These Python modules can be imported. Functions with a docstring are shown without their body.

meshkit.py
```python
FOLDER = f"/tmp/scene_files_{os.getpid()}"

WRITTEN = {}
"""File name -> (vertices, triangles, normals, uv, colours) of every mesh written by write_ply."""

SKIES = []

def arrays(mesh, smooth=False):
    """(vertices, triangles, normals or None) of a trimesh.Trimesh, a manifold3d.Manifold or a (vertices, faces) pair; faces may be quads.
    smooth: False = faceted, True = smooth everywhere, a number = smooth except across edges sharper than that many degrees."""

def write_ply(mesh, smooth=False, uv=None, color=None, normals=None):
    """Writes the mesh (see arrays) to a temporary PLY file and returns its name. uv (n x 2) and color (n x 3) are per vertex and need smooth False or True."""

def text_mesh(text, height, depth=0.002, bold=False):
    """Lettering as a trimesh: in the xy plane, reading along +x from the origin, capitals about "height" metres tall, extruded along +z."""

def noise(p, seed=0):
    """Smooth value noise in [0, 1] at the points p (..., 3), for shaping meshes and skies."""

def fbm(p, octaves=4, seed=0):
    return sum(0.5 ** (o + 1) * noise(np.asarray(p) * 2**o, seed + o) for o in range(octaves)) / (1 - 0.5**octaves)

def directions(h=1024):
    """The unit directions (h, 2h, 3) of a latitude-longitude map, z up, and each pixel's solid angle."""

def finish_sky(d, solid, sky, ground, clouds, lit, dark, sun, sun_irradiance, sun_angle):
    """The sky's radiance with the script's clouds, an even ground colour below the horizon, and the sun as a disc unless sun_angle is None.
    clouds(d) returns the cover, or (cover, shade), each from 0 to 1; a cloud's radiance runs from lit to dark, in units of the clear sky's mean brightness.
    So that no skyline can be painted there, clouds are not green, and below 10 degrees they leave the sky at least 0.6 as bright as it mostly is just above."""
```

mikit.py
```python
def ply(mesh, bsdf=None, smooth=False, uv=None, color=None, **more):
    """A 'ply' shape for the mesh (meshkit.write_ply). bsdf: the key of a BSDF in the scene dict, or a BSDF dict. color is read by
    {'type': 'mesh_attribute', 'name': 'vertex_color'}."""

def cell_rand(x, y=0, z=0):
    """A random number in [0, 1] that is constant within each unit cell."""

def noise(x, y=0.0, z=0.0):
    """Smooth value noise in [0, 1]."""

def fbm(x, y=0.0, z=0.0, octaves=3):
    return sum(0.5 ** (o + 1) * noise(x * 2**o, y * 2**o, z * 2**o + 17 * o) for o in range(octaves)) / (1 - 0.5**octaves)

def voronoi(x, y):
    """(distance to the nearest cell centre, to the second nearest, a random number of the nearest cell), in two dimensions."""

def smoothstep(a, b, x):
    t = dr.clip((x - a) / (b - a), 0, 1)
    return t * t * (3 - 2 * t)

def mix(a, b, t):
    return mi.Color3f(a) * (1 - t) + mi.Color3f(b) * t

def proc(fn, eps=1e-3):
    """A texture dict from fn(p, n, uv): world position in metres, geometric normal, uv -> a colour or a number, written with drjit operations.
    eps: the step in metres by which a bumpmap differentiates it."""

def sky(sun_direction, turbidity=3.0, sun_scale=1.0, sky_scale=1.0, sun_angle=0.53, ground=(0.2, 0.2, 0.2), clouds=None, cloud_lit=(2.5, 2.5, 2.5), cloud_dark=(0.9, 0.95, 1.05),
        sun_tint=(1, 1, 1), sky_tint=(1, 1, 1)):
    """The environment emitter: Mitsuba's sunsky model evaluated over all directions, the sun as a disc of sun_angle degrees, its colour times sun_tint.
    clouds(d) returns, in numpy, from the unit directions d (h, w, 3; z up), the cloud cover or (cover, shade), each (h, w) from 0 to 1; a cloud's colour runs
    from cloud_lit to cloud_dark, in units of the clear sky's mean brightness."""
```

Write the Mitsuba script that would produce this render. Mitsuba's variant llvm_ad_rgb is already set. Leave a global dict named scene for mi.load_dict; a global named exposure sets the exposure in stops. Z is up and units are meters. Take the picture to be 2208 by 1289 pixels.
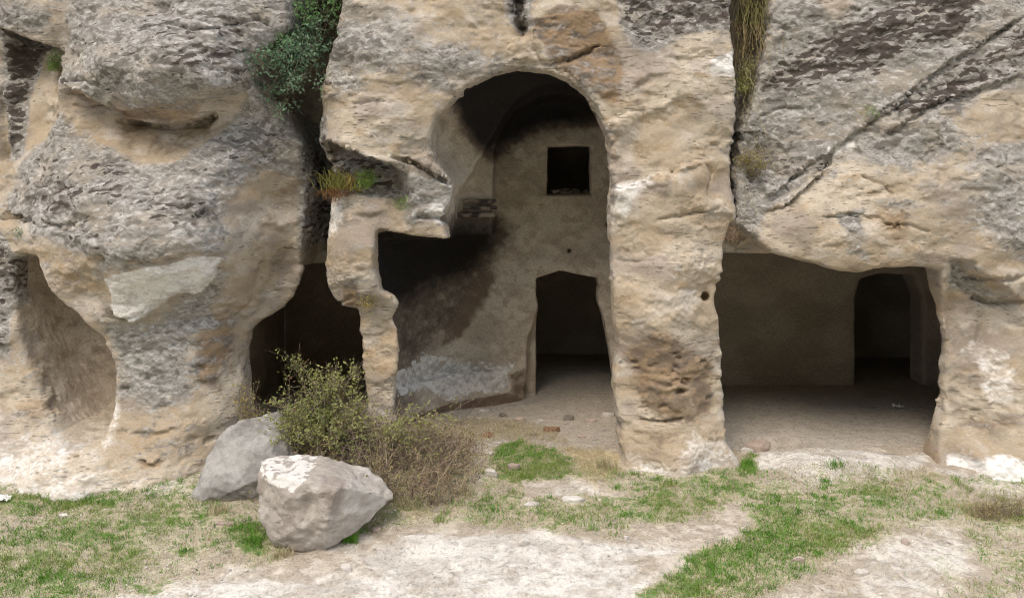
import math
import numpy as np
import trimesh, manifold3d
import drjit as dr
import mitsuba as mi
import mikit, meshkit
from mikit import noise, fbm, smoothstep, mix, proc
from scipy.interpolate import RBFInterpolator
from scipy.ndimage import map_coordinates, gaussian_filter, zoom

T = mi.ScalarTransform4f
rng = np.random.default_rng(7)

# ------------------------------------------------------------------ camera, sky, exposure
CAM_Y, CAM_Z, FOC = -10.0, 3.7, 1600.0          # focal length in pixels of a 2208 px wide picture
CX, HORIZON = 1104.0, 400.0
exposure = 2.75
scene = {
    'camera': {'type': 'perspective', 'fov': math.degrees(2 * math.atan(1104.0 / FOC)), 'fov_axis': 'x',
               'to_world': T().look_at(origin=[0, CAM_Y, CAM_Z], target=[0, 0, CAM_Z], up=[0, 0, 1]),
               'principal_point_offset_y': (644.5 - HORIZON) / 1289.0, 'near_clip': 0.1, 'far_clip': 3000.0},
    'sky': mikit.sky((-0.34, -0.62, 1.05), turbidity=3.0, sun_scale=0.27, sun_angle=28, clouds=lambda d: 1.0, cloud_lit=(2.38, 2.5, 2.72)),
}
labels = {}

# ------------------------------------------------------------------ survey helpers: a sighting (column, row) at a known distance
def W(px, py, y):
    d = y - CAM_Y
    return (px - CX) / FOC * d, CAM_Z - (py - HORIZON) / FOC * d

# ------------------------------------------------------------------ cliff: front surface y = Yf(x, z)
H = 0.04
GX = np.arange(-9.2, 9.2001, H)
GZ = np.arange(-0.8, 8.0001, H)
GY = np.arange(-1.6, 6.6001, H)
XX, ZZ = np.meshgrid(GX, GZ, indexing='ij')

CTRL = [  # column, row, y
    # left rock mass: upper boulder
    (350, -60, -.05), (350, 20, -.25), (200, 60, -.2), (350, 100, -.7), (210, 150, -.6), (300, 190, -.85), (450, 190, -.75), (480, 80, -.45), (540, 140, -.1), (140, 100, .15), (140, 180, -.15),
    (60, 30, .0), (60, 140, .55), (20, 250, .6), (90, 250, .45), (10, 380, .5),
    (200, 245, .0), (300, 265, .1), (420, 265, .1), (510, 230, .15), (260, 310, -.05), (330, 345, -.12),
    (120, 300, -.05), (200, 380, -.5), (300, 450, -.85), (120, 430, -.4), (40, 440, .05), (420, 430, -.6), (480, 330, -.3), (570, 280, .1), (600, 380, .42), (560, 470, .22), (640, 420, .8), (640, 270, .6),
    (40, 520, -.1), (130, 560, -.5), (250, 540, -.95), (400, 530, -.85), (480, 540, -.45), (540, 540, .1), (620, 560, .72), (640, 620, .7),
    (160, 650, -.4), (240, 700, -.45), (250, 620, -.62), (350, 610, -.6), (440, 570, -.55), (300, 690, -.40), (420, 660, -.2), (480, 640, -.1), (540, 660, .34), (590, 660, .68),
    (350, 760, -.22), (300, 840, -.28), (400, 850, -.28), (450, 760, -.1), (490, 760, .14), (525, 760, .55), (500, 850, .0), (270, 930, -.45), (400, 940, -.45), (480, 920, -.1),
    (300, 1000, -.7), (400, 1000, -.6), (300, 1040, -.95), (400, 1040, -.8), (470, 1000, -.25), (200, 1010, -.85), (150, 1050, -1.1), (60, 1040, -1.0), (100, 975, -.45), (30, 960, -.35), (200, 960, -.55),
    (20, 600, .15), (15, 750, .05), (60, 850, -.05), (30, 900, -.15), (-80, 600, .1), (-80, 900, -.1), (-80, 1040, -.8),
    # middle rock mass
    (740, -40, .1), (740, 60, .05), (720, 150, .05), (800, 100, -.15), (850, 200, -.22), (760, 260, -.15), (700, 250, .15), (720, 320, .0), (850, 320, -.25), (920, 200, -.2), (915, 300, -.15), (900, 60, -.15), (1000, 40, -.1),
    (1000, 140, -.12), (1100, 100, .0), (1090, 20, .0), (1150, 120, -.1), (1180, 60, -.05), (1280, 100, -.02), (1260, 40, .05), (1400, 50, .15), (1380, 150, .0), (1480, 190, -.1), (1340, 220, -.05), (1440, 280, -.08), (1560, 150, .05), (1560, 30, .25),
    (1350, 330, .05), (1440, 370, -.18), (1350, 410, -.05), (1440, 480, -.32), (1560, 400, .12), (1345, 550, .0), (1440, 600, -.45), (1540, 560, .02), (1440, 720, -.5), (1350, 740, -.05), (1540, 720, .0), (1370, 840, -.1), (1450, 850, -.5), (1545, 850, .0),
    (1380, 930, -.25), (1460, 950, -.5), (1550, 940, -.15), (1370, 1010, -.4), (1480, 1010, -.75), (1580, 1000, -.35),
    (740, 450, -.1), (750, 520, -.15), (740, 600, -.05), (760, 650, .05), (850, 430, -.08), (900, 400, -.12), (960, 420, .02), (900, 470, -.08), (960, 490, .05), (700, 480, .15), (830, 350, -.1),
    (830, 700, .2), (810, 800, .15), (830, 880, .1), (1000, 700, .0), (1200, 700, .0), (1000, 900, .0), (1200, 900, .0), (650, 800, .3), (650, 950, .2),
    (1200, 400, .0), (1100, 300, .0),
    # right rock mass
    (1700, 60, .25), (1680, 200, .3), (1650, 330, .3), (1780, 120, .05), (1900, 60, .0), (1900, 200, -.1), (2050, 60, -.1), (2150, 60, -.1), (2100, 200, -.15), (2200, 150, -.2), (2200, 280, -.15),
    (1800, 300, .0), (1700, 380, .15), (1850, 380, -.12), (1640, 460, .1), (1720, 480, -.28), (1820, 520, -.35), (1950, 480, -.35), (1950, 550, -.32), (2060, 420, -.3), (2150, 400, -.38), (2150, 520, -.4), (2000, 330, -.25), (2060, 560, -.22),
    (2100, 620, -.1), (2170, 600, -.35), (2190, 680, -.1), (2120, 720, .05), (2040, 720, .05), (2050, 850, .05), (2120, 830, -.02), (2200, 800, -.2), (2110, 950, -.15), (2050, 980, .0), (2180, 960, -.4), (2150, 1020, -.7), (2060, 1010, -.3),
    (1800, 700, .0), (1800, 900, .0), (1900, 800, .0), (2300, 600, -.3), (2300, 300, -.2), (2300, 950, -.5),
    # beyond the frame
    (300, -250, .1), (800, -250, .15), (1300, -250, .25), (1800, -250, .2), (2300, -250, .0), (-200, -250, .3), (-250, 300, .5), (-250, 700, .3), (2500, 100, -.1), (2500, 700, -.2), (2500, 1000, -.4), (-250, 1000, -.4),
    (300, -500, .8), (1100, -500, .9), (1900, -500, .8), (1100, 1150, -.2), (600, 1150, -.3), (200, 1150, -1.2), (1500, 1150, -.8), (1900, 1150, -.1), (2200, 1150, -.8),
]
cp = np.array([(*W(a, b, y), y) for a, b, y in CTRL])
base_fn = RBFInterpolator(cp[:, :2], cp[:, 2], kernel='linear', smoothing=0.01, neighbors=40)
YB = base_fn(np.stack([XX.ravel(), ZZ.ravel()], 1)).reshape(XX.shape)
YB = gaussian_filter(YB, 2.0)

def sample(grid, x, z, order=1):
    return map_coordinates(grid, [(np.asarray(x) - GX[0]) / H, (np.asarray(z) - GZ[0]) / H], order=order, mode='nearest')

def F(px, py):
    """where the sight line meets the cliff front"""
    y = np.zeros(np.shape(px))
    for _ in range(5):
        x, z = W(np.asarray(px, float), np.asarray(py, float), y)
        y = sample(YB, x, z)
    return x, z

def front(pts, y=None):
    a = np.array(pts, float)
    x, z = F(a[:, 0], a[:, 1]) if y is None else W(a[:, 0], a[:, 1], y)
    return np.stack([x, z], 1)

def seg_dist(pts, X, Z, closed):
    """distance to a polyline, and +1 / -1 on its left / right side"""
    best = np.full(X.shape, 1e9); side = np.zeros(X.shape)
    n = len(pts)
    for k in range(n if closed else n - 1):
        a, b = pts[k], pts[(k + 1) % n]
        e = b - a
        t = np.clip(((X - a[0]) * e[0] + (Z - a[1]) * e[1]) / max(e @ e, 1e-12), 0, 1)
        d = np.hypot(X - a[0] - t * e[0], Z - a[1] - t * e[1])
        near = d < best
        side = np.where(near, np.sign(e[0] * (Z - a[1]) - e[1] * (X - a[0])), side)
        best = np.where(near, d, best)
    return best, side

def poly_sd(pts, X=XX, Z=ZZ):
    """signed distance to a polygon, negative inside"""
    d, _ = seg_dist(pts, X, Z, True)
    inside = np.zeros(X.shape, bool)
    j = len(pts) - 1
    for i in range(len(pts)):
        (xi, zi), (xj, zj) = pts[i], pts[j]
        if zi != zj:
            inside ^= ((zi > Z) != (zj > Z)) & (X < (xj - xi) * (Z - zi) / (zj - zi) + xi)
        j = i
    return np.where(inside, -d, d)

def nz2(x, z, fx, fz, octaves=4, seed=0):
    return meshkit.fbm(np.stack([x * fx, np.zeros_like(x) + 3.7 * seed, z * fz], -1), octaves, seed) - 0.5

Yf = YB.copy()
wx = XX + 0.14 * nz2(XX, ZZ, 2.5, 2.5, 4, 31); wz = ZZ + 0.14 * nz2(XX, ZZ, 2.5, 2.5, 4, 32)     # warped, so that edges run unevenly

def groove(pts, width, depth):
    global Yf
    d, _ = seg_dist(front(pts), wx, wz, False)
    Yf = Yf + depth * np.exp(-(d / width) ** 2)

def ledge(pts, depth, fall):
    """an overhanging lip: below the line (drawn left to right) the rock is set back, and comes forward again over the distance fall"""
    global Yf
    p = front(pts)
    d, side = seg_dist(p, wx, wz, False)
    ends = np.clip((np.minimum(wx - p[0, 0], p[-1, 0] - wx)) / 0.15, 0, 1)
    Yf = Yf + np.where(side < 0, depth * np.exp(-d / fall), -0.35 * depth * np.exp(-d / (0.5 * fall))) * ends

def shelf(pts, depth, fall):
    """below the line (drawn left to right) the rock stands forward, and falls back to the face over the distance fall"""
    global Yf
    p = front(pts)
    d, side = seg_dist(p, wx, wz, False)
    ends = np.clip((np.minimum(wx - p[0, 0], p[-1, 0] - wx)) / 0.12, 0, 1)
    Yf = Yf - np.where(side < 0, depth * np.exp(-(d / fall) ** 2), 0) * ends

# lips and set-backs
ledge([(125, 170), (200, 215), (250, 232), (310, 238), (380, 228), (450, 222), (515, 195), (540, 165)], .26, .22)
ledge([(250, 255), (300, 262), (355, 272), (420, 262), (460, 240)], .22, .12)
ledge([(130, 192), (185, 200), (225, 222)], .12, .12)
ledge([(0, 55), (60, 80), (130, 105)], .42, .5)
ledge([(0, 455), (60, 470), (120, 492)], .10, .12)
ledge([(200, 550), (300, 560), (400, 553), (505, 540)], .06, .10)
ledge([(225, 650), (255, 680), (285, 690), (330, 660), (370, 632), (420, 622), (470, 570)], .14, .22)
ledge([(280, 985), (330, 1000), (365, 985)], .1, .08)
ledge([(280, 930), (350, 935), (400, 920)], .05, .06)
ledge([(540, 150), (580, 170), (610, 175)], .2, .12)
ledge([(690, 300), (740, 312), (800, 345), (850, 355), (880, 372)], .55, .5)
ledge([(850, 340), (890, 345), (930, 370), (975, 395)], .12, .10)
ledge([(1060, 145), (1120, 132), (1180, 138), (1230, 155), (1270, 190)], .05, .06)
ledge([(1150, 130), (1200, 130), (1290, 100)], .09, .08)
shelf([(1310, 262), (1345, 250), (1385, 243)], .10, .30)
shelf([(1300, 405), (1340, 402), (1395, 386), (1450, 372)], .16, .38)
shelf([(1440, 388), (1478, 358), (1530, 348)], .07, .25)
shelf([(60, 478), (150, 495), (220, 520)], .08, .2)
shelf([(930, 388), (985, 400)], .1, .15)
shelf([(1090, 110), (1140, 62), (1165, 60)], .12, .3)
ledge([(1425, 385), (1440, 375), (1500, 362), (1520, 350)], .06, .06)
ledge([(1400, 472), (1470, 460), (1545, 448)], .03, .04)
ledge([(1600, 330), (1660, 420), (1700, 395), (1800, 320), (1900, 240), (2060, 130), (2208, 40)], .09, .16)
ledge([(1640, 460), (1700, 440), (1780, 370), (1800, 310)], .12, .12)
ledge([(1900, 300), (2000, 230), (2110, 190), (2208, 150)], .10, .12)
ledge([(1760, 465), (1830, 460), (1900, 470), (1960, 500)], .05, .06)
ledge([(1800, 430), (1860, 420), (1990, 380)], .04, .05)
ledge([(2040, 560), (2080, 560), (2130, 600), (2208, 655)], .22, .22)
ledge([(2100, 590), (2150, 600), (2208, 590)], .08, .08)
ledge([(2110, 640), (2160, 652), (2208, 650)], .12, .10)
for r, c0, c1 in ((795, 1360, 1540), (815, 1365, 1500), (840, 1390, 1480), (905, 1385, 1470), (780, 1380, 1430)):
    ledge([(c0, r), ((c0 + c1) / 2, r + 8), (c1, r - 4)], .045, .05)
groove([(1115, -20), (1120, 30), (1128, 75)], .07, .28)
groove([(1128, 75), (1150, 110), (1165, 135)], .04, .08)
groove([(460, 400), (465, 440), (455, 460)], .05, .05)
groove([(640, 250), (660, 330), (655, 400)], .06, .1)
groove([(545, 530), (550, 580), (530, 640), (510, 720), (500, 800), (505, 880)], .09, .10)
groove([(585, 560), (575, 640), (545, 700)], .06, .05)
groove([(2130, 680), (2125, 780), (2140, 870)], .05, .06)
groove([(2060, 640), (2062, 760)], .05, .05)
groove([(0, 200), (5, 350)], .06, .12)
groove([(110, 110), (112, 200)], .06, .12)
# general roughness: broad lumps, then bedded unevenness
Yf += 0.22 * nz2(XX, ZZ, .9, 1.1, 3, 5) + 0.10 * nz2(XX, ZZ, 2.2, 3.0, 3, 6)

# ------------------------------------------------------------------ the rock as a volume: S > 0 is rock
gx_, gz_ = np.gradient(gaussian_filter(Yf, 1.0), H)
lip = (1.0 / np.sqrt(1 + np.minimum(gx_ ** 2 + gz_ ** 2, 12.0))).astype(np.float32)
S = (GY[None, None, :].astype(np.float32) - Yf[..., None].astype(np.float32)) * lip[..., None]
Y3 = GY[None, None, :].astype(np.float32)
Z3 = GZ[None, :, None].astype(np.float32)
X3 = GX[:, None, None].astype(np.float32)

def cut(d, sl, r=0.05):
    """takes the region d < 0 out of the rock, with an edge rounded over r"""
    a = S[sl]
    h = np.clip(0.5 + 0.5 * (d - a) / r, 0, 1)
    S[sl] = d + (a - d) * h - r * h * (1 - h)
    # d where a > d

def box_slices(x0, x1, z0, z1, y0, y1, m=0.3):
    f = lambda g, a, b: slice(max(0, int((a - m - g[0]) / H)), min(len(g), int((b + m - g[0]) / H) + 2))
    return f(GX, x0, x1), f(GZ, z0, z1), f(GY, y0, y1)

def smax(a, b, r):
    h = np.clip(0.5 - 0.5 * (b - a) / r, 0, 1)
    return b + (a - b) * h + r * h * (1 - h)

def carve(poly, y0, y1, flare=0.0, yref=0.0, r=0.05, back=0.1, rough=0.05, seed=0, lean=(0, 0), freq=3.0):
    """a tunnel with the cross-section poly (x, z), from y0 to y1, that widens by flare per metre"""
    poly = np.asarray(poly)
    m = 0.4 + max(0, flare) * max(0, y1 - yref)
    sl = box_slices(poly[:, 0].min() - m, poly[:, 0].max() + m, poly[:, 1].min() - m, poly[:, 1].max() + m, y0, y1)
    X, Z = XX[sl[0], sl[1]], ZZ[sl[0], sl[1]]
    e = rough
    q = poly_sd(poly, X + e * 2 * nz2(X, Z, freq, freq, 3, 40 + seed), Z + e * 2 * nz2(X, Z, freq, freq, 3, 60 + seed)).astype(np.float32)
    Yl = Y3[:, :, sl[2]]
    d = q[..., None] - np.float32(flare) * (Yl - np.float32(yref))
    wob = (0.5 * e * nz2(X, Z, 2.5, 2.5, 3, 80 + seed)).astype(np.float32)[..., None]
    d = smax(d, Yl - np.float32(y1) + wob, back)
    d = np.maximum(d, np.float32(y0) - Yl)
    cut(d, sl, r)

def carve_plan(poly, z0, z1, r=0.05, round_=0.12, rough=0.05, seed=0, top=0.15):
    """a room with the plan poly (x, y), from z0 to z1"""
    poly = np.asarray(poly, float)
    sl = box_slices(poly[:, 0].min(), poly[:, 0].max(), z0, z1, poly[:, 1].min(), poly[:, 1].max())
    PX, PY = np.meshgrid(GX[sl[0]], GY[sl[2]], indexing='ij')
    q = poly_sd(poly, PX + rough * 2 * nz2(PX, PY, 2, 2, 3, 20 + seed), PY + rough * 2 * nz2(PX, PY, 2, 2, 3, 21 + seed)).astype(np.float32)[:, None, :]
    Zl = Z3[:, sl[1], :]
    d = smax(q, Zl - np.float32(z1), top)
    d = np.maximum(d, np.float32(z0) - Zl)
    cut(d, sl, r)

YBACK = 2.6
# arched recess: front part of the vault, rear part, lower bay with the sooty wall
arch_l = [(936, 250), (928, 300), (932, 345), (952, 372), (974, 396), (966, 430), (955, 470), (966, 520), (975, 640), (980, 1100)]
arch_r = [(1346, 1100), (1346, 1000), (1340, 930), (1328, 870), (1324, 800), (1333, 750), (1325, 700), (1320, 600), (1318, 480), (1324, 392), (1320, 330), (1308, 285), (1290, 238), (1262, 198), (1225, 168), (1180, 150), (1120, 145), (1060, 157), (1008, 187), (975, 217), (954, 238)]
carve(front(arch_l + arch_r), -1.6, 1.05, flare=0.0, back=.55, rough=.02, seed=1, r=.06)
sec = np.array([(-.85, 2.9), (-.85, 3.5), (-.30, 4.4), (-.12, 4.75), (.1, 5.0), (.45, 5.18), (.8, 5.2), (1.15, 5.1), (1.5, 4.75), (1.75, 4.2), (1.85, 3.6), (1.9, -.7), (-.7, -.7), (-.7, 2.9)])
carve(sec, .5, 1.6, back=.06, rough=.012, seed=2)
sec = np.array([(-.30, 2.85), (0, 2.7), (.05, 2.2), (.05, -.7), (1.95, -.7), (1.9, 3.6), (1.78, 4.2), (1.5, 4.75), (1.15, 5.05), (.8, 5.15), (.45, 5.1), (.1, 4.93), (-.12, 4.68), (-.30, 4.25)])
carve(sec, 1.2, YBACK, back=.14, rough=.012, seed=3)
# lower bay under the broken wall
bay = [(-1.82, .32), (-1.0, .25), (-.5, .2), (1.36, .2), (1.8, 1.0), (1.9, YBACK)]
carve_plan(bay + [(.05, YBACK), (-.55, 2.52), (-1.1, 2.2), (-1.5, 1.75), (-1.72, 1.25), (-1.86, .8)], .62, 2.92, rough=.04, seed=4, top=.12)
# a rough bench is left standing along the foot of the sooty wall
carve_plan(bay + [(.22, YBACK), (.10, 2.50), (-.5, 2.28), (-1.0, 1.98), (-1.4, 1.6), (-1.66, 1.2), (-1.84, .8)], -.7, .75, rough=.09, seed=44, top=.02)
# opening of the lower bay: under the beam, right of the hanging rock
carve(front([(806, 505), (812, 497), (850, 503), (970, 518), (1000, 520), (1000, 1100), (852, 1100), (848, 860), (856, 780), (856, 715), (842, 690), (858, 655), (846, 640), (818, 628), (806, 580)]), -1.6, .6, back=.05, rough=.015, seed=5, r=.05)
# fissure left of the middle rock mass, and the grotto below it
carve(front([(535, 165), (560, 120), (620, 60), (640, -100), (750, -100), (742, 0), (722, 70), (702, 140), (692, 240), (690, 300), (722, 395), (708, 425), (704, 560), (652, 560), (656, 430), (650, 350), (634, 300), (604, 240), (560, 200)]), -1.6, 1.7, flare=-.04, back=.3, rough=.05, seed=6, r=.10)
carve(front([(652, 520), (704, 525), (702, 600), (712, 640), (735, 664), (768, 668), (776, 690), (778, 770), (790, 850), (790, 1100), (520, 1100), (505, 880), (512, 800), (524, 722), (556, 694), (612, 664), (634, 640), (646, 600)]), -1.6, 1.4, flare=.0, back=.05, rough=.03, seed=7, r=.08)
carve_plan([(-4.3, .75), (-2.1, .75), (-2.15, 2.0), (-1.95, 4.2), (-4.4, 4.4)], -.7, 2.5, rough=.08, seed=8)
# right cave: mouth, chamber, inner doorway, inner room
carve(front([(1562, 528), (1602, 540), (1640, 520), (1668, 542), (1722, 560), (1800, 582), (1860, 585), (1910, 574), (1990, 576), (2030, 582), (2034, 650), (2048, 745), (2040, 830), (2032, 900), (2026, 1010), (2024, 1120), (1600, 1120), (1594, 1000), (1566, 955), (1560, 850), (1556, 750), (1546, 645), (1556, 590)]), -1.6, .45, back=.05, rough=.025, seed=9, r=.06)
carve_plan([(2.78, .3), (4.2, .22), (5.86, .24), (7.0, 1.1), (8.1, 2.4), (8.1, 3.6), (2.7, 3.6)], -.7, 2.75, rough=.03, seed=10, top=.3)
q = lambda pts, y: front(pts, y)
carve(q([(1846, 640), (1858, 602), (1900, 590), (1970, 594), (1990, 640), (1990, 900), (1846, 900)], 3.6), 3.3, 4.4, rough=.012, seed=11, r=.08)
carve_plan([(5.2, 4.1), (8.7, 4.1), (8.7, 5.8), (5.2, 5.8)], -.7, 2.5, rough=.04, seed=12)
# doorway and window in the back wall of the recess, rooms behind them
carve(q([(1156, 600), (1178, 594), (1206, 584), (1240, 591), (1288, 600), (1289, 612), (1294, 618), (1290, 626), (1290, 655), (1302, 690), (1312, 740), (1322, 800), (1330, 850), (1332, 960), (1157, 960), (1157, 760), (1158, 690), (1160, 660), (1156, 640)], YBACK), 2.3, 3.2, rough=.008, seed=15, r=.03, freq=8)
carve(q([(1157, 668), (1150, 690), (1136, 730), (1132, 800), (1128, 860), (1120, 960), (1170, 960), (1172, 668)], YBACK), 2.3, YBACK + .28, flare=-.25, yref=YBACK, back=.05, rough=.008, seed=16, r=.03)
carve_plan([(-.6, 3.05), (2.4, 3.05), (2.5, 6.1), (-.7, 6.1)], -.7, 2.45, rough=.04, seed=17)
carve(q([(1181, 316), (1272, 314), (1275, 418), (1180, 420)], YBACK), 2.3, 3.1, rough=.006, seed=18, r=.03, freq=8)
carve(q([(1155, 318), (1181, 318), (1181, 420), (1158, 420)], YBACK), 2.3, YBACK + .035, rough=.004, seed=26, r=.02, freq=8)
carve_plan([(0, 3.0), (2.0, 3.0), (2.0, 5.4), (0, 5.4)], 3.50, 4.9, rough=.04, seed=19)
# small holes
for (a, b, y, r0, dep) in ((1228, 540, YBACK, .045, .2), (1311, 485, YBACK, .035, .2), (92, 690, 1.25, .07, .3), (1522, 640, -.1, .055, .22), (1382, 795, -.28, .035, .15), (238, 850, .1, .07, .3), (1465, 845, -.4, .05, .12)):
    x, z = W(a, b, y)
    t = np.linspace(0, 2 * np.pi, 9)[:-1]
    carve(np.stack([x + r0 * np.cos(t), z + r0 * np.sin(t)], 1), y - .5, y + dep, rough=.01, r=.04, back=.06, seed=20)
# niche at the left
carve(front([(34, 548), (78, 552), (100, 618), (150, 668), (212, 728), (244, 800), (248, 850), (234, 905), (216, 950), (170, 975), (110, 945), (88, 890), (60, 790), (36, 700), (24, 620), (20, 560)]), -1.6, 1.15, flare=.0, yref=-.2, back=.45, rough=.03, seed=21, r=.09)
carve(front([(150, 660), (215, 735), (244, 800), (246, 850), (225, 880), (180, 880), (140, 760)]), -.8, .75, flare=.08, back=.4, rough=.03, seed=25, r=.08)
# fissure right of the pillar
carve(front([(1582, 480), (1574, 380), (1586, 250), (1580, 100), (1574, 0), (1574, -120), (1700, -120), (1672, 0), (1655, 100), (1640, 190), (1612, 260), (1600, 330), (1592, 480)]), -1.6, 1.0, flare=-.05, back=.3, rough=.035, seed=22, r=.06)
groove_poly = front([(1570, 505), (1576, 480), (1600, 490), (1640, 515), (1600, 535), (1562, 530)])
carve(groove_poly, -1.6, .5, back=.2, rough=.03, seed=23, r=.06)
# close the block
S = np.minimum(S, Z3 + 5)
S[0] = S[-1] = -1; S[:, -1] = -1; S[:, 0] = -1; S[:, :, -1] = -1

# ------------------------------------------------------------------ surface of the volume
def surface_nets(S, o):
    ins = S > 0
    c = np.zeros(tuple(n - 1 for n in S.shape), np.uint8)
    for a in (0, 1):
        for b in (0, 1):
            for e in (0, 1):
                c += ins[a:S.shape[0] - 1 + a, b:S.shape[1] - 1 + b, e:S.shape[2] - 1 + e]
    act = np.argwhere((c > 0) & (c < 8))
    corner = np.array([(a, b, e) for a in (0, 1) for b in (0, 1) for e in (0, 1)])
    val = np.stack([S[tuple((act + k).T)] for k in corner], 1)
    acc = np.zeros((len(act), 3)); cnt = np.zeros(len(act))
    for i in range(8):
        for j in range(i + 1, 8):
            if np.abs(corner[i] - corner[j]).sum() != 1:
                continue
            m = (val[:, i] > 0) != (val[:, j] > 0)
            t = val[m, i] / (val[m, i] - val[m, j])
            acc[m] += corner[i] + t[:, None] * (corner[j] - corner[i]); cnt[m] += 1
    v = (act + acc / cnt[:, None]) * H + o
    vid = np.full(c.shape, -1, np.int32)
    vid[tuple(act.T)] = np.arange(len(act))
    faces = []
    for ax in range(3):
        u, w = [(1, 2), (2, 0), (0, 1)][ax]
        lo = [slice(None)] * 3; hi = [slice(None)] * 3
        lo[ax] = slice(0, -1); hi[ax] = slice(1, None)
        for s in (lo, hi):
            s[u] = slice(1, -1); s[w] = slice(1, -1)
        A, B = ins[tuple(lo)], ins[tuple(hi)]
        for flag, flip in ((A & ~B, False), (~A & B, True)):
            p = np.argwhere(flag)
            p[:, u] += 1; p[:, w] += 1
            du = np.zeros(3, int); du[u] = 1
            dw = np.zeros(3, int); dw[w] = 1
            qd = np.stack([vid[tuple((p - du - dw).T)], vid[tuple((p - dw).T)], vid[tuple(p.T)], vid[tuple((p - du).T)]], 1)
            faces.append(qd[:, ::-1] if flip else qd)
    return v, np.concatenate(faces)

v, quads = surface_nets(S, np.array([GX[0], GZ[0], GY[0]]))
del S
v = v[:, [0, 2, 1]]                                   # x, y, z
quads = quads[:, ::-1]                                # axis order was x, z, y
def vnormals(v, f):
    n = np.zeros_like(v)
    fn = np.cross(v[f[:, 1]] - v[f[:, 0]], v[f[:, 2]] - v[f[:, 0]])
    for k in range(3):
        for ax in range(3):
            n[:, ax] += np.bincount(f[:, k], fn[:, ax], len(v))
    return n / np.maximum(np.linalg.norm(n, axis=1, keepdims=True), 1e-12)
# shorter diagonal
d1 = np.linalg.norm(v[quads[:, 0]] - v[quads[:, 2]], axis=1); d2 = np.linalg.norm(v[quads[:, 1]] - v[quads[:, 3]], axis=1)
k = d1 <= d2
f = np.vstack([quads[k][:, [0, 1, 2]], quads[k][:, [0, 2, 3]], quads[~k][:, [0, 1, 3]], quads[~k][:, [1, 2, 3]]])
cf = v[f].mean(1)
f = f[(cf[:, 1] < 6.45) & (cf[:, 2] > -.7)]           # the unseen back and foot of the block stay open

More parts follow.
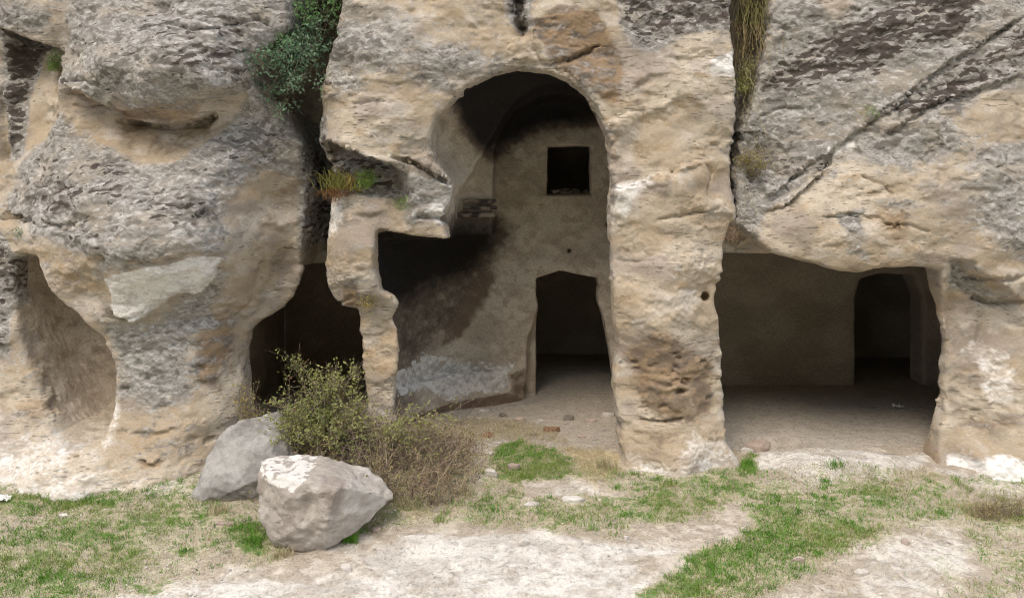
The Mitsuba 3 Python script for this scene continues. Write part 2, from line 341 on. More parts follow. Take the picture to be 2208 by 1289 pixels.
# ------------------------------------------------------------------ where each rock surface belongs, what grows or lies on it (masks in metres, not shade)
def blob(grid, pts, value, feather, y=None):
    d = poly_sd(front(pts, y), wx, wz)
    m = np.clip(0.5 - d / feather, 0, 1)
    return grid + (value - grid) * m * m * (3 - 2 * m)

lich = np.full(XX.shape, .28)                          # 0 bare rock, 1 grey lichen crust, 2 dark lichen
lich = blob(lich, [(-200, -300), (2500, -300), (2500, -60), (-200, -60)], .7, 1.28)
lich = blob(lich, [(150, 0), (260, -60), (620, -60), (640, 40), (540, 150), (520, 190), (440, 225), (300, 235), (200, 215), (125, 175), (150, 90)], 1.0, 0.40)
lich = blob(lich, [(330, 40), (540, 50), (530, 160), (400, 150), (330, 100)], 1.5, 0.48)
lich = blob(lich, [(130, 260), (230, 330), (280, 365), (370, 350), (470, 290), (520, 200), (600, 220), (640, 300), (650, 380), (560, 360), (500, 420), (480, 470), (470, 530), (330, 540), (200, 540), (60, 480), (10, 440), (60, 330)], 1.05, 0.35)
lich = blob(lich, [(80, 380), (250, 360), (330, 400), (430, 430), (420, 480), (250, 470), (120, 460)], 1.4, 0.80)
lich = blob(lich, [(140, 190), (200, 220), (300, 260), (470, 250), (520, 200), (440, 300), (370, 345), (290, 350), (240, 310), (150, 250)], -.2, 0.24)
lich = blob(lich, [(0, 0), (100, 20), (110, 80), (0, 60)], 1.1, 0.32)
lich = blob(lich, [(5, 80), (60, 90), (50, 200), (45, 330), (10, 345), (10, 200)], 1.9, 0.19)
lich = blob(lich, [(60, 90), (105, 110), (95, 300), (50, 310)], -.1, 0.16)
lich = blob(lich, [(0, 500), (30, 560), (10, 760), (-20, 760), (-20, 500)], 1.5, 0.19)
lich = blob(lich, [(260, 480), (470, 500), (500, 530), (300, 560), (200, 600), (220, 540)], .8, 0.40)
lich = blob(lich, [(230, 690), (300, 695), (420, 630), (480, 590), (470, 680), (400, 760), (420, 860), (330, 900), (250, 850), (250, 780)], .85, 0.40)
lich = blob(lich, [(560, 380), (640, 400), (650, 560), (620, 650), (560, 660), (500, 640), (490, 560)], .2, 0.32)
lich = blob(lich, [(700, 100), (740, 0), (860, 0), (900, 80), (1080, 130), (1060, 150), (960, 200), (890, 150), (800, 180), (740, 220), (710, 250)], .8, 0.48)
lich = blob(lich, [(640, 250), (700, 260), (700, 540), (650, 540)], 1.5, 0.24)
lich = blob(lich, [(690, 310), (780, 340), (840, 360), (850, 420), (700, 410)], 1.5, 0.19)
lich = blob(lich, [(860, 370), (980, 395), (960, 480), (880, 480), (850, 430)], .9, 0.19)
lich = blob(lich, [(1320, -60), (1580, -60), (1575, 60), (1480, 70), (1420, 110), (1380, 110), (1340, 50)], 1.5, 0.19)
lich = blob(lich, [(1090, -60), (1140, -60), (1140, 60), (1120, 70), (1090, 20)], 1.5, 0.16)
lich = blob(lich, [(1330, 370), (1410, 350), (1420, 390), (1340, 395)], .8, 0.16)
lich = blob(lich, [(1600, 190), (1700, -60), (2300, -60), (2300, 150), (2100, 200), (1900, 300), (1700, 400), (1650, 470), (1590, 480), (1600, 340)], .85, 0.48)
lich = blob(lich, [(1590, 250), (1640, 230), (1660, 330), (1780, 320), (1700, 420), (1640, 490), (1590, 485)], 1.2, 0.32)
lich = blob(lich, [(1650, 190), (1700, 120), (1850, 40), (1960, -30), (2130, -30), (2100, 60), (1990, 100), (1900, 160), (1760, 190), (1660, 200)], 1.75, 0.32)
lich = blob(lich, [(1920, 220), (2000, 180), (2208, 60), (2240, 110), (2100, 190), (1990, 250), (1920, 245)], 1.75, 0.24)
lich = blob(lich, [(1740, -20), (1860, -20), (1800, 40)], -.1, 0.19)
lich = blob(lich, [(1850, 310), (2050, 250), (2060, 330), (1900, 370)], 1.0, 0.48)
lich = blob(lich, [(1680, 440), (1800, 430), (1950, 480), (2050, 550), (2000, 575), (1800, 575), (1680, 530), (1650, 480)], -.1, 0.32)
lich = blob(lich, [(1800, 460), (1860, 450), (1870, 560), (1820, 550)], .85, 0.24)
lich = blob(lich, [(2140, 200), (2230, 220), (2230, 310), (2150, 290)], -.2, 0.32)
lich = blob(lich, [(2100, 310), (2230, 290), (2230, 560), (2150, 540), (2090, 450)], .9, 0.56)
lich = blob(lich, [(2050, 560), (2120, 600), (2150, 640), (2060, 620)], 1.2, 0.19)
lich = blob(lich, [(1340, 130), (1560, 100), (1570, 500), (1540, 1000), (1360, 1000), (1330, 450)], .02, 0.32)

tint = np.zeros(XX.shape)                              # -1 white efflorescence or fresh pale scar, 0 none, +1 ochre to brown stain
tint = blob(tint, [(225, 600), (330, 575), (480, 552), (455, 595), (415, 632), (375, 628), (330, 660), (285, 690), (245, 668)], -2.0, 0.08)
tint = blob(tint, [(222, 930), (240, 850), (262, 850), (258, 900), (236, 960), (200, 980)], -.65, 0.14)
tint = blob(tint, [(-50, 930), (110, 930), (200, 970), (250, 1000), (430, 1020), (430, 1080), (-50, 1080)], -.5, 0.35)
tint = blob(tint, [(415, 690), (500, 660), (495, 740), (470, 830), (430, 830)], 1.1, 0.22)
tint = blob(tint, [(280, 985), (360, 985), (355, 1010), (300, 1015)], .8, 0.08)
tint = blob(tint, [(110, 590), (230, 650), (250, 700), (140, 660)], .15, 0.28)
tint = blob(tint, [(200, 250), (330, 285), (480, 240), (420, 320), (340, 350), (260, 320)], .35, 0.21)
tint = blob(tint, [(230, 220), (440, 225), (400, 262), (260, 255)], .75, 0.08)
tint = blob(tint, [(60, 850), (100, 850), (100, 910), (50, 900)], .6, 0.17)
tint = blob(tint, [(540, 340), (630, 400), (645, 560), (620, 640), (560, 650), (510, 620), (520, 450)], .35, 0.42)
tint = blob(tint, [(885, 60), (980, -20), (1100, 0), (1060, 100), (960, 90)], .2, 0.28)
tint = blob(tint, [(705, 440), (740, 430), (730, 500), (705, 520)], -.8, 0.14)
tint = blob(tint, [(735, 610), (775, 600), (775, 665), (740, 660)], .9, 0.08)
tint = blob(tint, [(910, 460), (955, 400), (985, 400), (970, 480), (930, 480)], -.6, 0.07)
tint = blob(tint, [(1140, 60), (1200, 10), (1290, 20), (1340, 130), (1330, 240), (1270, 180), (1200, 140)], 1.15, 0.20)
tint = blob(tint, [(1360, 130), (1420, 170), (1400, 260), (1340, 230)], .45, 0.28)
tint = blob(tint, [(1530, 130), (1580, 110), (1585, 165), (1535, 162)], -1.2, 0.11)
tint = blob(tint, [(1400, 90), (1520, 60), (1480, 130), (1420, 160)], -.25, 0.21)
tint = blob(tint, [(1315, 400), (1400, 380), (1410, 400), (1370, 420), (1350, 480), (1325, 450)], -.7, 0.08)
tint = blob(tint, [(1420, 560), (1520, 560), (1530, 640), (1430, 650)], -.35, 0.35)
tint = blob(tint, [(1345, 760), (1420, 700), (1540, 780), (1540, 900), (1440, 920), (1380, 860)], .85, 0.28)
tint = blob(tint, [(1380, 900), (1480, 930), (1450, 990), (1380, 990)], .5, 0.28)
tint = blob(tint, [(1330, 960), (1420, 1000), (1500, 930), (1600, 960), (1610, 1040), (1330, 1040)], -.45, 0.21)
tint = blob(tint, [(1870, 440), (1960, 450), (1960, 530), (1930, 520)], .7, 0.21)
tint = blob(tint, [(1660, 470), (1740, 470), (1720, 520)], .45, 0.17)
tint = blob(tint, [(2000, 590), (2030, 600), (2040, 760), (2030, 900), (2030, 1010), (1990, 1010), (2015, 760)], .75, 0.11)
tint = blob(tint, [(2040, 860), (2208, 880), (2208, 940), (2060, 930)], .6, 0.28)
tint = blob(tint, [(2090, 720), (2180, 760), (2185, 880), (2120, 880), (2100, 800)], -.6, 0.17)
tint = blob(tint, [(2040, 990), (2130, 970), (2208, 990), (2240, 1050), (2140, 1070), (2040, 1030)], -1.1, 0.17)
tint = blob(tint, [(1780, 310), (1850, 300), (1840, 330), (1790, 330)], -.8, 0.07)

# stains on the walls inside the recess, in x and z of the wall
bx = XX + .06 * nz2(XX, ZZ, 5, 5, 4, 71); bz = ZZ + .06 * nz2(XX, ZZ, 5, 5, 4, 72)
def wall_blob(grid, pts, value, feather, y=YBACK):
    d = poly_sd(front(pts, y), bx, bz)
    m = np.clip(0.5 - d / feather, 0, 1)
    return grid + (value - grid) * m * m * (3 - 2 * m)
soot = np.zeros(XX.shape)
soot = wall_blob(soot, [(700, 440), (1060, 450), (1110, 490), (1080, 560), (1040, 620), (1000, 680), (955, 735), (940, 760), (920, 820), (880, 900), (700, 900)], .50, .75)
soot = wall_blob(soot, [(700, 500), (1050, 500), (1000, 560), (900, 590), (820, 640), (700, 640)], 1.6, .9)
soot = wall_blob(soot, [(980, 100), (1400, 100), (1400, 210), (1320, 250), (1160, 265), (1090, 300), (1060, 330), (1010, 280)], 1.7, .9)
soot = wall_blob(soot, [(880, 240), (985, 215), (1020, 330), (960, 420), (880, 400)], .12, .4)
wst = np.zeros(XX.shape)                               # -1 white salt, +1 brown stain
wst = wall_blob(wst, [(1040, 570), (1075, 590), (1040, 660), (1000, 720), (955, 735), (970, 660)], .8, .25)
wst = wall_blob(wst, [(880, 770), (930, 740), (960, 775), (1040, 790), (1110, 790), (1115, 830), (1060, 835), (980, 830), (940, 800), (900, 795)], -1.5, .45)
wst = wall_blob(wst, [(870, 850), (1110, 838), (1140, 880), (870, 890)], .8, .08)
wst = wall_blob(wst, [(1095, 800), (1130, 790), (1140, 860), (1100, 850)], .6, .1)

# ------------------------------------------------------------------ relief: metre to decimetre on all of it, then fine on what is in view
n = vnormals(v, f)
def inside_mask(p):
    """1 in the carved rooms, 0 on the weathered outside"""
    dep = p[:, 1] - sample(YB, p[:, 0], p[:, 2])
    return np.clip((dep - .30) / .3, 0, 1)
def relief(p, seed, fx, fz, octv):
    return meshkit.fbm(p * np.array([fx, fx, fz]), octv, seed) - .5
room = inside_mask(v)
v = v + n * (relief(v, 3, 2.0, 2.6, 3) * (.09 - .06 * room))[:, None]
n = vnormals(v, f)
cf = v[f].mean(1)
fnm = n[f].mean(1)
fine = (np.abs(cf[:, 0]) < 7.9) & (cf[:, 2] < 6.9) & (cf[:, 1] < 1.4) & (fnm[:, 1] < .75) | ((cf[:, 1] < 2.95) & (np.abs(cf[:, 0] - .2) < 2.2) & (fnm[:, 1] < .6))
def subdivide(v, f, which):
    a = f[which]
    e = np.sort(np.vstack([a[:, [0, 1]], a[:, [1, 2]], a[:, [2, 0]]]), 1)
    key = e[:, 0].astype(np.int64) * len(v) + e[:, 1]
    u, inv = np.unique(key, return_inverse=True)
    i, j = u // len(v), u % len(v)
    m = inv.reshape(3, -1) + len(v)
    nf = np.vstack([np.stack([a[:, 0], m[0], m[2]], 1), np.stack([m[0], a[:, 1], m[1]], 1), np.stack([m[2], m[1], a[:, 2]], 1), np.stack([m[0], m[1], m[2]], 1)])
    return np.vstack([v, (v[i] + v[j]) / 2]), np.vstack([f[~which], nf]), len(a)
nv0 = len(v)
touch_coarse = np.zeros(nv0, bool); touch_coarse[f[~fine].ravel()] = True
v, f, nfine = subdivide(v, f, fine)
n = vnormals(v, f)
amp = np.ones(len(v)); amp[:nv0][touch_coarse] = 0
infine = np.zeros(len(v), bool); infine[f[-4 * nfine:].ravel()] = True
amp *= infine
# vertices between two coarse-touching ones stay where they are too
for _ in range(2):
    low = np.zeros(len(v)); 
    fa = f[-4 * nfine:]
    mn = amp[fa].min(1)
    keep = np.ones(len(v)); np.minimum.at(keep, fa.ravel(), np.repeat(mn, 3) + .35)
    amp = np.minimum(amp, keep)
room = inside_mask(v)
lv = sample(lich, v[:, 0], v[:, 2]); 
crust = np.clip(lv - .25, 0, 1.1) * (1 - room)
pit = relief(v, 11, 6.5, 9.5, 4)
tool = (relief(v + np.stack([v[:, 2] * .45, 0 * v[:, 0], 0 * v[:, 0]], 1), 19, 22, 5, 2)) * .018
beds = relief(v, 12, 3.0, 22.0, 3)
where = np.clip(relief(v, 16, 1.6, 2.4, 3) * 5 + .35, 0, 1)          # broken and smooth stretches take turns
chip = np.abs(relief(v, 13, 4.0, 5.5, 3))
scar = relief(v, 17, 2.6, 4.0, 3) + .12 * relief(v, 18, 14, 16, 2)
scar = np.clip(scar * 9, -.5, .5)                                     # spalled flakes with sharp rims
out = ((.012 + .075 * crust) * pit + (.001 + .006 * where) * beds - (.06 * chip - .01) * (.15 + .85 * where) + .034 * where * scar + .016 * where * np.clip(relief(v, 23, 6, 8, 3) * 10, -.5, .5) + .008 * relief(v, 14, 45, 45, 1))
inn = .018 * pit + tool
disp = out * (1 - room) + inn * room
def cracks(pts, width, depth):
    p = front(pts)
    lo, hi = p.min(0) - .2, p.max(0) + .2
    k = np.nonzero((v[:, 0] > lo[0]) & (v[:, 0] < hi[0]) & (v[:, 2] > lo[1]) & (v[:, 2] < hi[1]) & (room < .5))[0]
    x = v[k, 0] + .05 * (meshkit.fbm(v[k] * 9, 3, 61) - .5); z = v[k, 2] + .05 * (meshkit.fbm(v[k] * 9, 3, 62) - .5)
    d, _ = seg_dist(p, x, z, False)
    fade = .35 + .65 * meshkit.noise(v[k] * 5, 63)
    disp[k] -= depth * fade * np.exp(-(d / width) ** 2)
for pts, width, depth in (([(0, 62), (60, 88), (130, 112)], .03, .14), ([(300, 62), (350, 50), (420, 62), (470, 60)], .02, .09), ([(500, 52), (560, 42), (580, 55)], .02, .08), ([(245, 258), (300, 266), (355, 274), (420, 264), (450, 246)], .025, .10),
                          ([(130, 178), (180, 172), (200, 185)], .02, .08), ([(0, 470), (45, 466), (50, 474)], .025, .10), ([(95, 482), (130, 490)], .02, .07), ([(150, 222), (175, 226), (200, 218)], .02, .08), ([(345, 320), (370, 305), (380, 290)], .018, .05),
                          ([(1225, 128), (1260, 112), (1292, 98)], .02, .09), ([(1418, 474), (1470, 464), (1545, 452)], .016, .06), ([(1520, 352), (1535, 372), (1525, 420)], .018, .06), ([(1320, 405), (1360, 400), (1400, 388)], .018, .05), ([(1385, 905), (1430, 912), (1470, 905)], .02, .07),
                          ([(850, 340), (900, 352), (935, 378), (972, 396)], .025, .10), ([(800, 345), (830, 352), (870, 362)], .02, .07), ([(900, 468), (930, 468), (965, 475)], .03, .12), ([(730, 655), (760, 640)], .02, .05),
                          ([(1800, 322), (1790, 350), (1720, 400), (1660, 430)], .03, .10), ([(1895, 245), (1990, 178), (2050, 135), (2120, 90), (2208, 38)], .02, .06), ([(1700, 388), (1745, 372)], .02, .06), ([(1790, 470), (1830, 462), (1880, 470)], .016, .05), ([(1860, 380), (1900, 395), (1925, 415)], .018, .06),
                          ([(2085, 600), (2140, 606), (2208, 596)], .02, .07), ([(2110, 645), (2160, 656), (2208, 652)], .025, .10), ([(2060, 588), (2085, 630), (2120, 640)], .018, .05), ([(2030, 700), (2045, 730), (2040, 780)], .018, .04), ([(285, 935), (330, 938), (360, 932)], .018, .06), ([(225, 682), (262, 690), (300, 680), (335, 655)], .016, .05),
                          ([(560, 540), (555, 600), (535, 650)], .03, .05), ([(700, 180), (730, 185), (770, 178)], .018, .05), ([(760, 225), (820, 215), (850, 222)], .018, .05), ([(1330, 560), (1360, 565), (1400, 560)], .016, .04), ([(1640, 250), (1690, 232), (1730, 236)], .02, .06), ([(1900, 480), (1960, 486), (2000, 500)], .016, .05)):
    cracks(pts, width, depth)
gq_ = np.random.default_rng(17)
for _ in range(26):                                              # swallow holes and pits in the brown stretch of the pillar and the lip of the cave
    a_, b_ = (gq_.uniform(1365, 1540), gq_.uniform(760, 880)) if _ < 16 else (gq_.uniform(250, 480), gq_.uniform(700, 960))
    cracks([(a_, b_), (a_ + gq_.uniform(3, 14), b_ + gq_.uniform(-2, 3))], gq_.uniform(.018, .032), gq_.uniform(.04, .09))
v = v + n * (amp * disp)[:, None]
n = vnormals(v, f)

# ------------------------------------------------------------------ materials of rock and ground
KUV = 40.0        # the masks ride on a metric uv: uv = KUV * place + mask
def tan_rock(x, y, z):
    a = fbm(x * 1.1, y * 1.1 + 7, z * 1.4, 3)
    b = fbm(x * 4.0, y * 4.0, z * 5.0, 4)
    c = mix((.40, .33, .248), (.50, .447, .372), smoothstep(.38, .62, a * .7 + b * .3))
    c = mix(c, (.36, .265, .165), smoothstep(.54, .74, b) * .6)
    c = mix(c, (.335, .295, .265), smoothstep(.50, .66, fbm(x * 1.6, y * 1.6 + 11, z * 1.9, 4)) * .7)
    c = mix(c, (.30, .262, .225), smoothstep(.56, .76, fbm(x * 4.2, y * 4.2 + 5, z * .9, 4)) * .6)
    c = mix(c, (.54, .495, .44), smoothstep(.54, .70, fbm(x * 2.6 + 9, y * 2.6, z * 3.2, 4)) * .8)
    return c * (1 - .45 * smoothstep(.70, .80, noise(x * 13, y * 13, z * 48)) * smoothstep(.45, .6, a))
def rock_front(p, nn, uv):
    u, w = uv.x - KUV * (p.x + .35 * p.y), uv.y - KUV * (p.z + .35 * p.y)
    q = fbm(p.x * 7 + 20, p.y * 7, p.z * 7, 2) - .5
    x, y, z = p.x + q * .10, p.y, p.z + fbm(p.x * 7, p.y * 7 + 30, p.z * 7, 2) * .10
    fine_ = fbm(x * 22, y * 22, z * 30, 3)
    mid = fbm(x * 6.0, y * 6.0 + 3, z * 8.5, 3)
    big = fbm(x * 1.7 + 3, y * 1.7, z * 2.3, 3)
    c = tan_rock(p.x, p.y, p.z)
    jag = (big - .5) * .9 + (mid - .5) * 1.4 + (fine_ - .5) * 1.2
    ochre = smoothstep(.25, .85, w + jag * .55)
    c = mix(c, mix((.285, .205, .135), (.19, .145, .11), smoothstep(.42, .58, mid)), ochre * .9)
    crust = smoothstep(.22, .80, u + jag * .6)
    grey = mix((.24, .232, .225), (.405, .398, .393), smoothstep(.40, .60, fine_ * .6 + big * .4))
    grey = mix(grey, (.35, .315, .27), smoothstep(.54, .70, fbm(x * 2.7, y * 2.7 + 8, z * 3.3, 3)) * .6)
    grey = mix(grey, (.50, .495, .49), smoothstep(.55, .72, fbm(x * 14, y * 14 + 40, z * 21, 3)) * .8)
    pits = fbm(x * 13, y * 13 + 17, z * 17, 3)
    grey = mix(grey, (.11, .104, .098), smoothstep(.48, .74, (pits - .5) * .85 + (fine_ - .5) * .6 + (big - .5) * .75 + .5 + (u - 1) * .10) * .85)
    c = mix(c, grey, crust * .92)
    fleck = fbm(x * 9 + z * 3, y * 9, z * 19 - x * 4, 3)
    dark = smoothstep(.41, .58, (u - 1.0) * .78 + (big - .5) * .5 + (.5 - fleck) * 1.9 + (fine_ - .5) * .4)
    c = mix(c, mix((.048, .040, .037), (.10, .085, .078), fine_), dark * .92)
    white = smoothstep(.2, 1.0, -w + jag * .45)
    c = mix(c, mix((.60, .588, .575), (.78, .775, .77), smoothstep(.38, .56, mid * .6 + fine_ * .4)), white * .95)
    return c * (.84 + .32 * noise(p.x * 70, p.y * 70, p.z * 90)) * (.90 + .2 * fine_)
def rock_recess(p, nn, uv):
    x, y, z = p.x, p.y, p.z
    u, w = uv.x - KUV * (p.x + .35 * p.y), uv.y - KUV * (p.z + .35 * p.y)
    fine_ = fbm(x * 18, y * 18, z * 14, 3)
    mid = fbm(x * 3.2, y * 3.2 + 3, z * 3.2, 4)
    m2 = fbm(x * 8 + 2, y * 8, z * 8, 3)
    c = mix((.46, .41, .35), (.58, .53, .465), smoothstep(.38, .62, mid))
    c = mix(c, (.36, .30, .24), smoothstep(.52, .68, m2) * .5)
    jag = (mid - .5) * .6 + (m2 - .5) * .5 + (fine_ - .5) * .4
    c = mix(c, (.14, .092, .065), smoothstep(.2, .8, w + jag * .7) * .85)
    s = u + jag * .55
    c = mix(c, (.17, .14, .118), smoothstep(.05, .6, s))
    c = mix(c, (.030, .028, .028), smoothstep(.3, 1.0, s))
    c = mix(c, mix((.42, .42, .425), (.76, .76, .755), smoothstep(.35, .65, fine_ * .5 + m2 * .5)), smoothstep(.30, .70, -w + jag * 2.6 * dr.clip(-w * 3, 0, 1)) * .92)
    return c * (.80 + .40 * noise(x * 60, y * 60, z * 35))
def rock_chamber_shaded(p, nn, uv):
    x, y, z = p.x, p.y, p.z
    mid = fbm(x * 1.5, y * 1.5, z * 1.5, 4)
    c = mix((.33, .285, .23), (.43, .38, .315), smoothstep(.35, .65, mid))  # darker than the recess rock: cave shade partly put into the colour
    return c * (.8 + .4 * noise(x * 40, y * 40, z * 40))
def rock_grain(p, nn, uv):
    x, y, z = p.x, p.y, p.z
    rough = .25 + .75 * smoothstep(.40, .62, fbm(x * 1.9 + 6, y * 1.9, z * 2.4, 2))
    a = fbm(x * 19, y * 19, z * 20, 3)
    pit = smoothstep(.62, .72, fbm(x * 22 + 9, y * 22, z * 30, 2))
    return (a * .014 - pit * .006) * rough
def wall_grain(p, nn, uv):
    x, y, z = p.x, p.y, p.z
    return fbm(x * 24 + z * 10, y * 24, z * 7 - x * 3, 2) * .014 + noise(x * 55, y * 55, z * 55) * .003
def matt(fn, bump):
    return {'type': 'twosided', 'b': {'type': 'bumpmap', 'arbitrary': proc(bump, eps=.004), 'scale': 1.0, 'bsdf': {'type': 'diffuse', 'reflectance': proc(fn)}}}
scene['m_rock'] = matt(rock_front, rock_grain)
scene['m_recess'] = matt(rock_recess, wall_grain)
scene['m_chamber_shaded'] = matt(rock_chamber_shaded, wall_grain)

cf = v[f].mean(1)
dep = cf[:, 1] - sample(YB, cf[:, 0], cf[:, 2])
in_recess = (cf[:, 1] < 2.95) & (dep > .33) & (cf[:, 0] > -1.95) & (cf[:, 0] < 2.15) & (cf[:, 2] < 5.5) & ~((cf[:, 0] < -1.2) & (cf[:, 2] > 3.05)) & ~((cf[:, 0] < -1.3) & (dep < .35))
in_back = (cf[:, 1] >= 2.95) & (np.abs(cf[:, 0] - .85) < 1.75)
in_right = (dep > .62) & (cf[:, 0] > 2.5) & (cf[:, 2] < 3.1)
in_left = (dep > .45) & (cf[:, 0] < -1.6) & (cf[:, 0] > -4.8) & (cf[:, 2] < 2.8) & ~in_recess
in_niche = (dep > .35) & (cf[:, 0] < -5.2) & (cf[:, 2] < 3.0) & (cf[:, 1] < 1.6)
pillar = (cf[:, 0] > 1.25) & (cf[:, 0] < 3.1) & (cf[:, 2] < 3.95)
boulder = (poly_sd(front([(132, 175), (150, 90), (190, 0), (230, -60), (560, -60), (600, 30), (540, 150), (515, 195), (440, 226), (310, 240), (250, 232), (200, 214)])) < 0)
boulder = (sample(boulder.astype(float), cf[:, 0], cf[:, 2]) > .5) & (dep < .25)
hang = (sample((poly_sd(front([(706, 425), (800, 425), (835, 470), (810, 500), (790, 670), (730, 675), (700, 600)])) < 0).astype(float), cf[:, 0], cf[:, 2]) > .5) & (dep < .6)
part = np.zeros(len(f), int)
for i, m in enumerate((boulder, hang, pillar, in_niche, in_left, in_right, in_recess, in_back & (cf[:, 2] < 2.9), in_back & (cf[:, 2] >= 2.9)), 1):
    part[m] = i
us, ws = sample(lich, v[:, 0], v[:, 2]), sample(tint, v[:, 0], v[:, 2])
ur, wr = sample(soot, v[:, 0], v[:, 2]), sample(wst, v[:, 0], v[:, 2])
NAMES = ['cliff', 'cliff__overhanging_boulder', 'cliff__hanging_rock', 'cliff__pillar', 'cliff__niche', 'cliff__grotto', 'cliff__cave_chamber', 'cliff__arched_recess', 'cliff__inner_room', 'cliff__upper_room']
MATS = ['m_rock'] * 4 + ['m_recess', 'm_chamber_shaded', 'm_chamber_shaded', 'm_recess', 'm_chamber_shaded', 'm_chamber_shaded']
for i, name in enumerate(NAMES):
    ff = f[part == i]
    if not len(ff):
        continue
    used, inv = np.unique(ff, return_inverse=True)
    vv = v[used]
    if MATS[i] == 'm_rock':
        uv = np.stack([us[used], ws[used]], 1)
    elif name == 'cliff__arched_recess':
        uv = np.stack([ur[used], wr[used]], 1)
    elif name == 'cliff__niche':
        uv = np.stack([np.full(len(used), .14), np.zeros(len(used))], 1)
    else:
        uv = np.zeros((len(used), 2))
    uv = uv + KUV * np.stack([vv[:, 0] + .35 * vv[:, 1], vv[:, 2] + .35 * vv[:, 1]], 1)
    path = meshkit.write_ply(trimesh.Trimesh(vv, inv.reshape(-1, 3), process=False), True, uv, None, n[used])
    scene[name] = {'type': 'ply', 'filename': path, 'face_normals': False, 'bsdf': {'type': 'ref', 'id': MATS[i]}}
labels['cliff'] = {'label': 'weathered tan and grey sandstone cliff with carved cave rooms', 'category': 'cliff', 'kind': 'structure'}
labels['cliff__overhanging_boulder'] = {'label': 'grey lichen covered boulder bulging over a tan hollow'}
labels['cliff__hanging_rock'] = {'label': 'pale tongue of rock hanging beside the grotto'}
labels['cliff__pillar'] = {'label': 'broad pale tan rock pillar right of the arch'}
labels['cliff__arched_recess'] = {'label': 'soot stained walls of the arched recess'}
labels['cliff__cave_chamber'] = {'label': 'dark room behind the wide cave mouth'}
labels['cliff__grotto'] = {'label': 'black grotto behind the bush'}
labels['cliff__niche'] = {'label': 'grey brown hollow in the cliff foot'}

# ------------------------------------------------------------------ ground: one sheet, with the cave floors
def zg0(x, y):
    z = np.interp(y, [-60, -9, -3, -1.5, -.6, .3, 2.6, 7], [-3, -.6, -.22, -.05, .04, .05, .05, .05])
    out = np.clip(-y / .8, 0, 1)
    z = z - .10 * np.clip((x - 4.2) / 1.5, 0, 1) * out - .03 * np.clip((-x - 3) / 2, 0, 1) * out
    p = np.stack([x, y, np.zeros_like(x)], -1)
    z = z + (.035 + .075 * out) * (meshkit.fbm(p * 1.3, 3, 21) - .5) + (.02 + .03 * out) * (meshkit.fbm(p * np.array([3.5, 6, 1]), 3, 22) - .5)
    # trodden hollow inside the wide cave mouth
    z = z - .20 * np.exp(-(((x - 3.55) / .55) ** 2 + ((y - .55) / .22) ** 2) ** 2)
    # mound of the pale slab before the cave mouth
    z = z + .15 * np.exp(-(((x - 4.25) / 1.0) ** 2 + ((y + .22) / .34) ** 2) ** 2)
    # earth heap below the bush
    z = z + .10 * np.exp(-(((x + 2.1) / 1.0) ** 2 + ((y + .5) / .6) ** 2))
    return z
gxs = np.concatenate([[-400, -120, -40, -18, -12], np.arange(-9.2, 9.21, .03), [12, 18, 40, 120, 400]])
gys = np.concatenate([[-400, -120, -40, -18, -12, -9, -7, -6, -5, -4.5], np.arange(-4.1, 1.0, .03), np.arange(1.0, 7.0, .07), [9, 14, 40, 120, 400]])
MX, MY = np.meshgrid(gxs, gys, indexing='ij')
MZ = zg0(MX, MY)
fX, fY = np.arange(-9.2, 9.21, .03), np.arange(-4.2, 7.0, .03)
FX, FY = np.meshgrid(fX, fY, indexing='ij')
FZ = zg0(FX, FY)
def fsample(g, x, y):
    return map_coordinates(g, [(np.asarray(x) - fX[0]) / .03, (np.asarray(y) - fY[0]) / .03], order=1, mode='nearest')
def G(pts):
    """sightings on the ground -> x, y"""
    a = np.array(pts, float)
    d = np.full(len(a), 9.0)
    for _ in range(12):
        x = (a[:, 0] - CX) / FOC * d
        d = .5 * d + .5 * (CAM_Z - fsample(FZ, x, d + CAM_Y)) * FOC / (a[:, 1] - HORIZON)
    return np.stack([(a[:, 0] - CX) / FOC * d, d + CAM_Y], 1)
pw = np.stack([FX, FY, np.zeros_like(FX)], -1)
hx = FX + .35 * (meshkit.fbm(pw * 3.0, 4, 51) - .5); hy = FY + .35 * (meshkit.fbm(pw * 3.0, 4, 52) - .5)
def patch(grid, pts, value, feather):
    d = poly_sd(G(pts), hx, hy)
    m = np.clip(.5 - d / feather, 0, 1)
    return grid + (value - grid) * m * m * (3 - 2 * m)
green = np.where(FY < -.45, .40, 0.0)
green = np.where(FY > .3, -.6, green)
green = patch(green, [(1060, 960), (1120, 942), (1200, 965), (1245, 1012), (1180, 1035), (1080, 1040), (1045, 1000)], .82, .40)
green = patch(green, [(1000, 1080), (1120, 1060), (1240, 1090), (1360, 1085), (1380, 1125), (1240, 1130), (1010, 1115)], .62, .3)
green = patch(green, [(1370, 1050), (1500, 1030), (1600, 1000), (1640, 1020), (1560, 1100), (1450, 1130), (1390, 1110)], .66, .3)
green = patch(green, [(1640, 1060), (2040, 1060), (2040, 1120), (1900, 1130), (1640, 1110)], .55, .3)
green = patch(green, [(1350, 1300), (1420, 1240), (1600, 1150), (1640, 1085), (1760, 1100), (1900, 1130), (1840, 1190), (1720, 1230), (1640, 1300)], .80, .45)
green = patch(green, [(0, 1060), (190, 1062), (210, 1095), (0, 1105)], .8, .2)
green = patch(green, [(-60, 1190), (120, 1120), (330, 1110), (300, 1200), (200, 1300), (-60, 1300)], .68, .5)
green = patch(green, [(200, 1060), (420, 1060), (560, 1120), (600, 1190), (420, 1180), (240, 1120)], .58, .4)
green = patch(green, [(500, 1130), (580, 1130), (590, 1185), (520, 1190)], .9, .15)
green = patch(green, [(730, 1165), (790, 1140), (790, 1170), (745, 1185)], .9, .08)
green = patch(green, [(1590, 985), (1625, 975), (1640, 1010), (1600, 1020)], .85, .1)
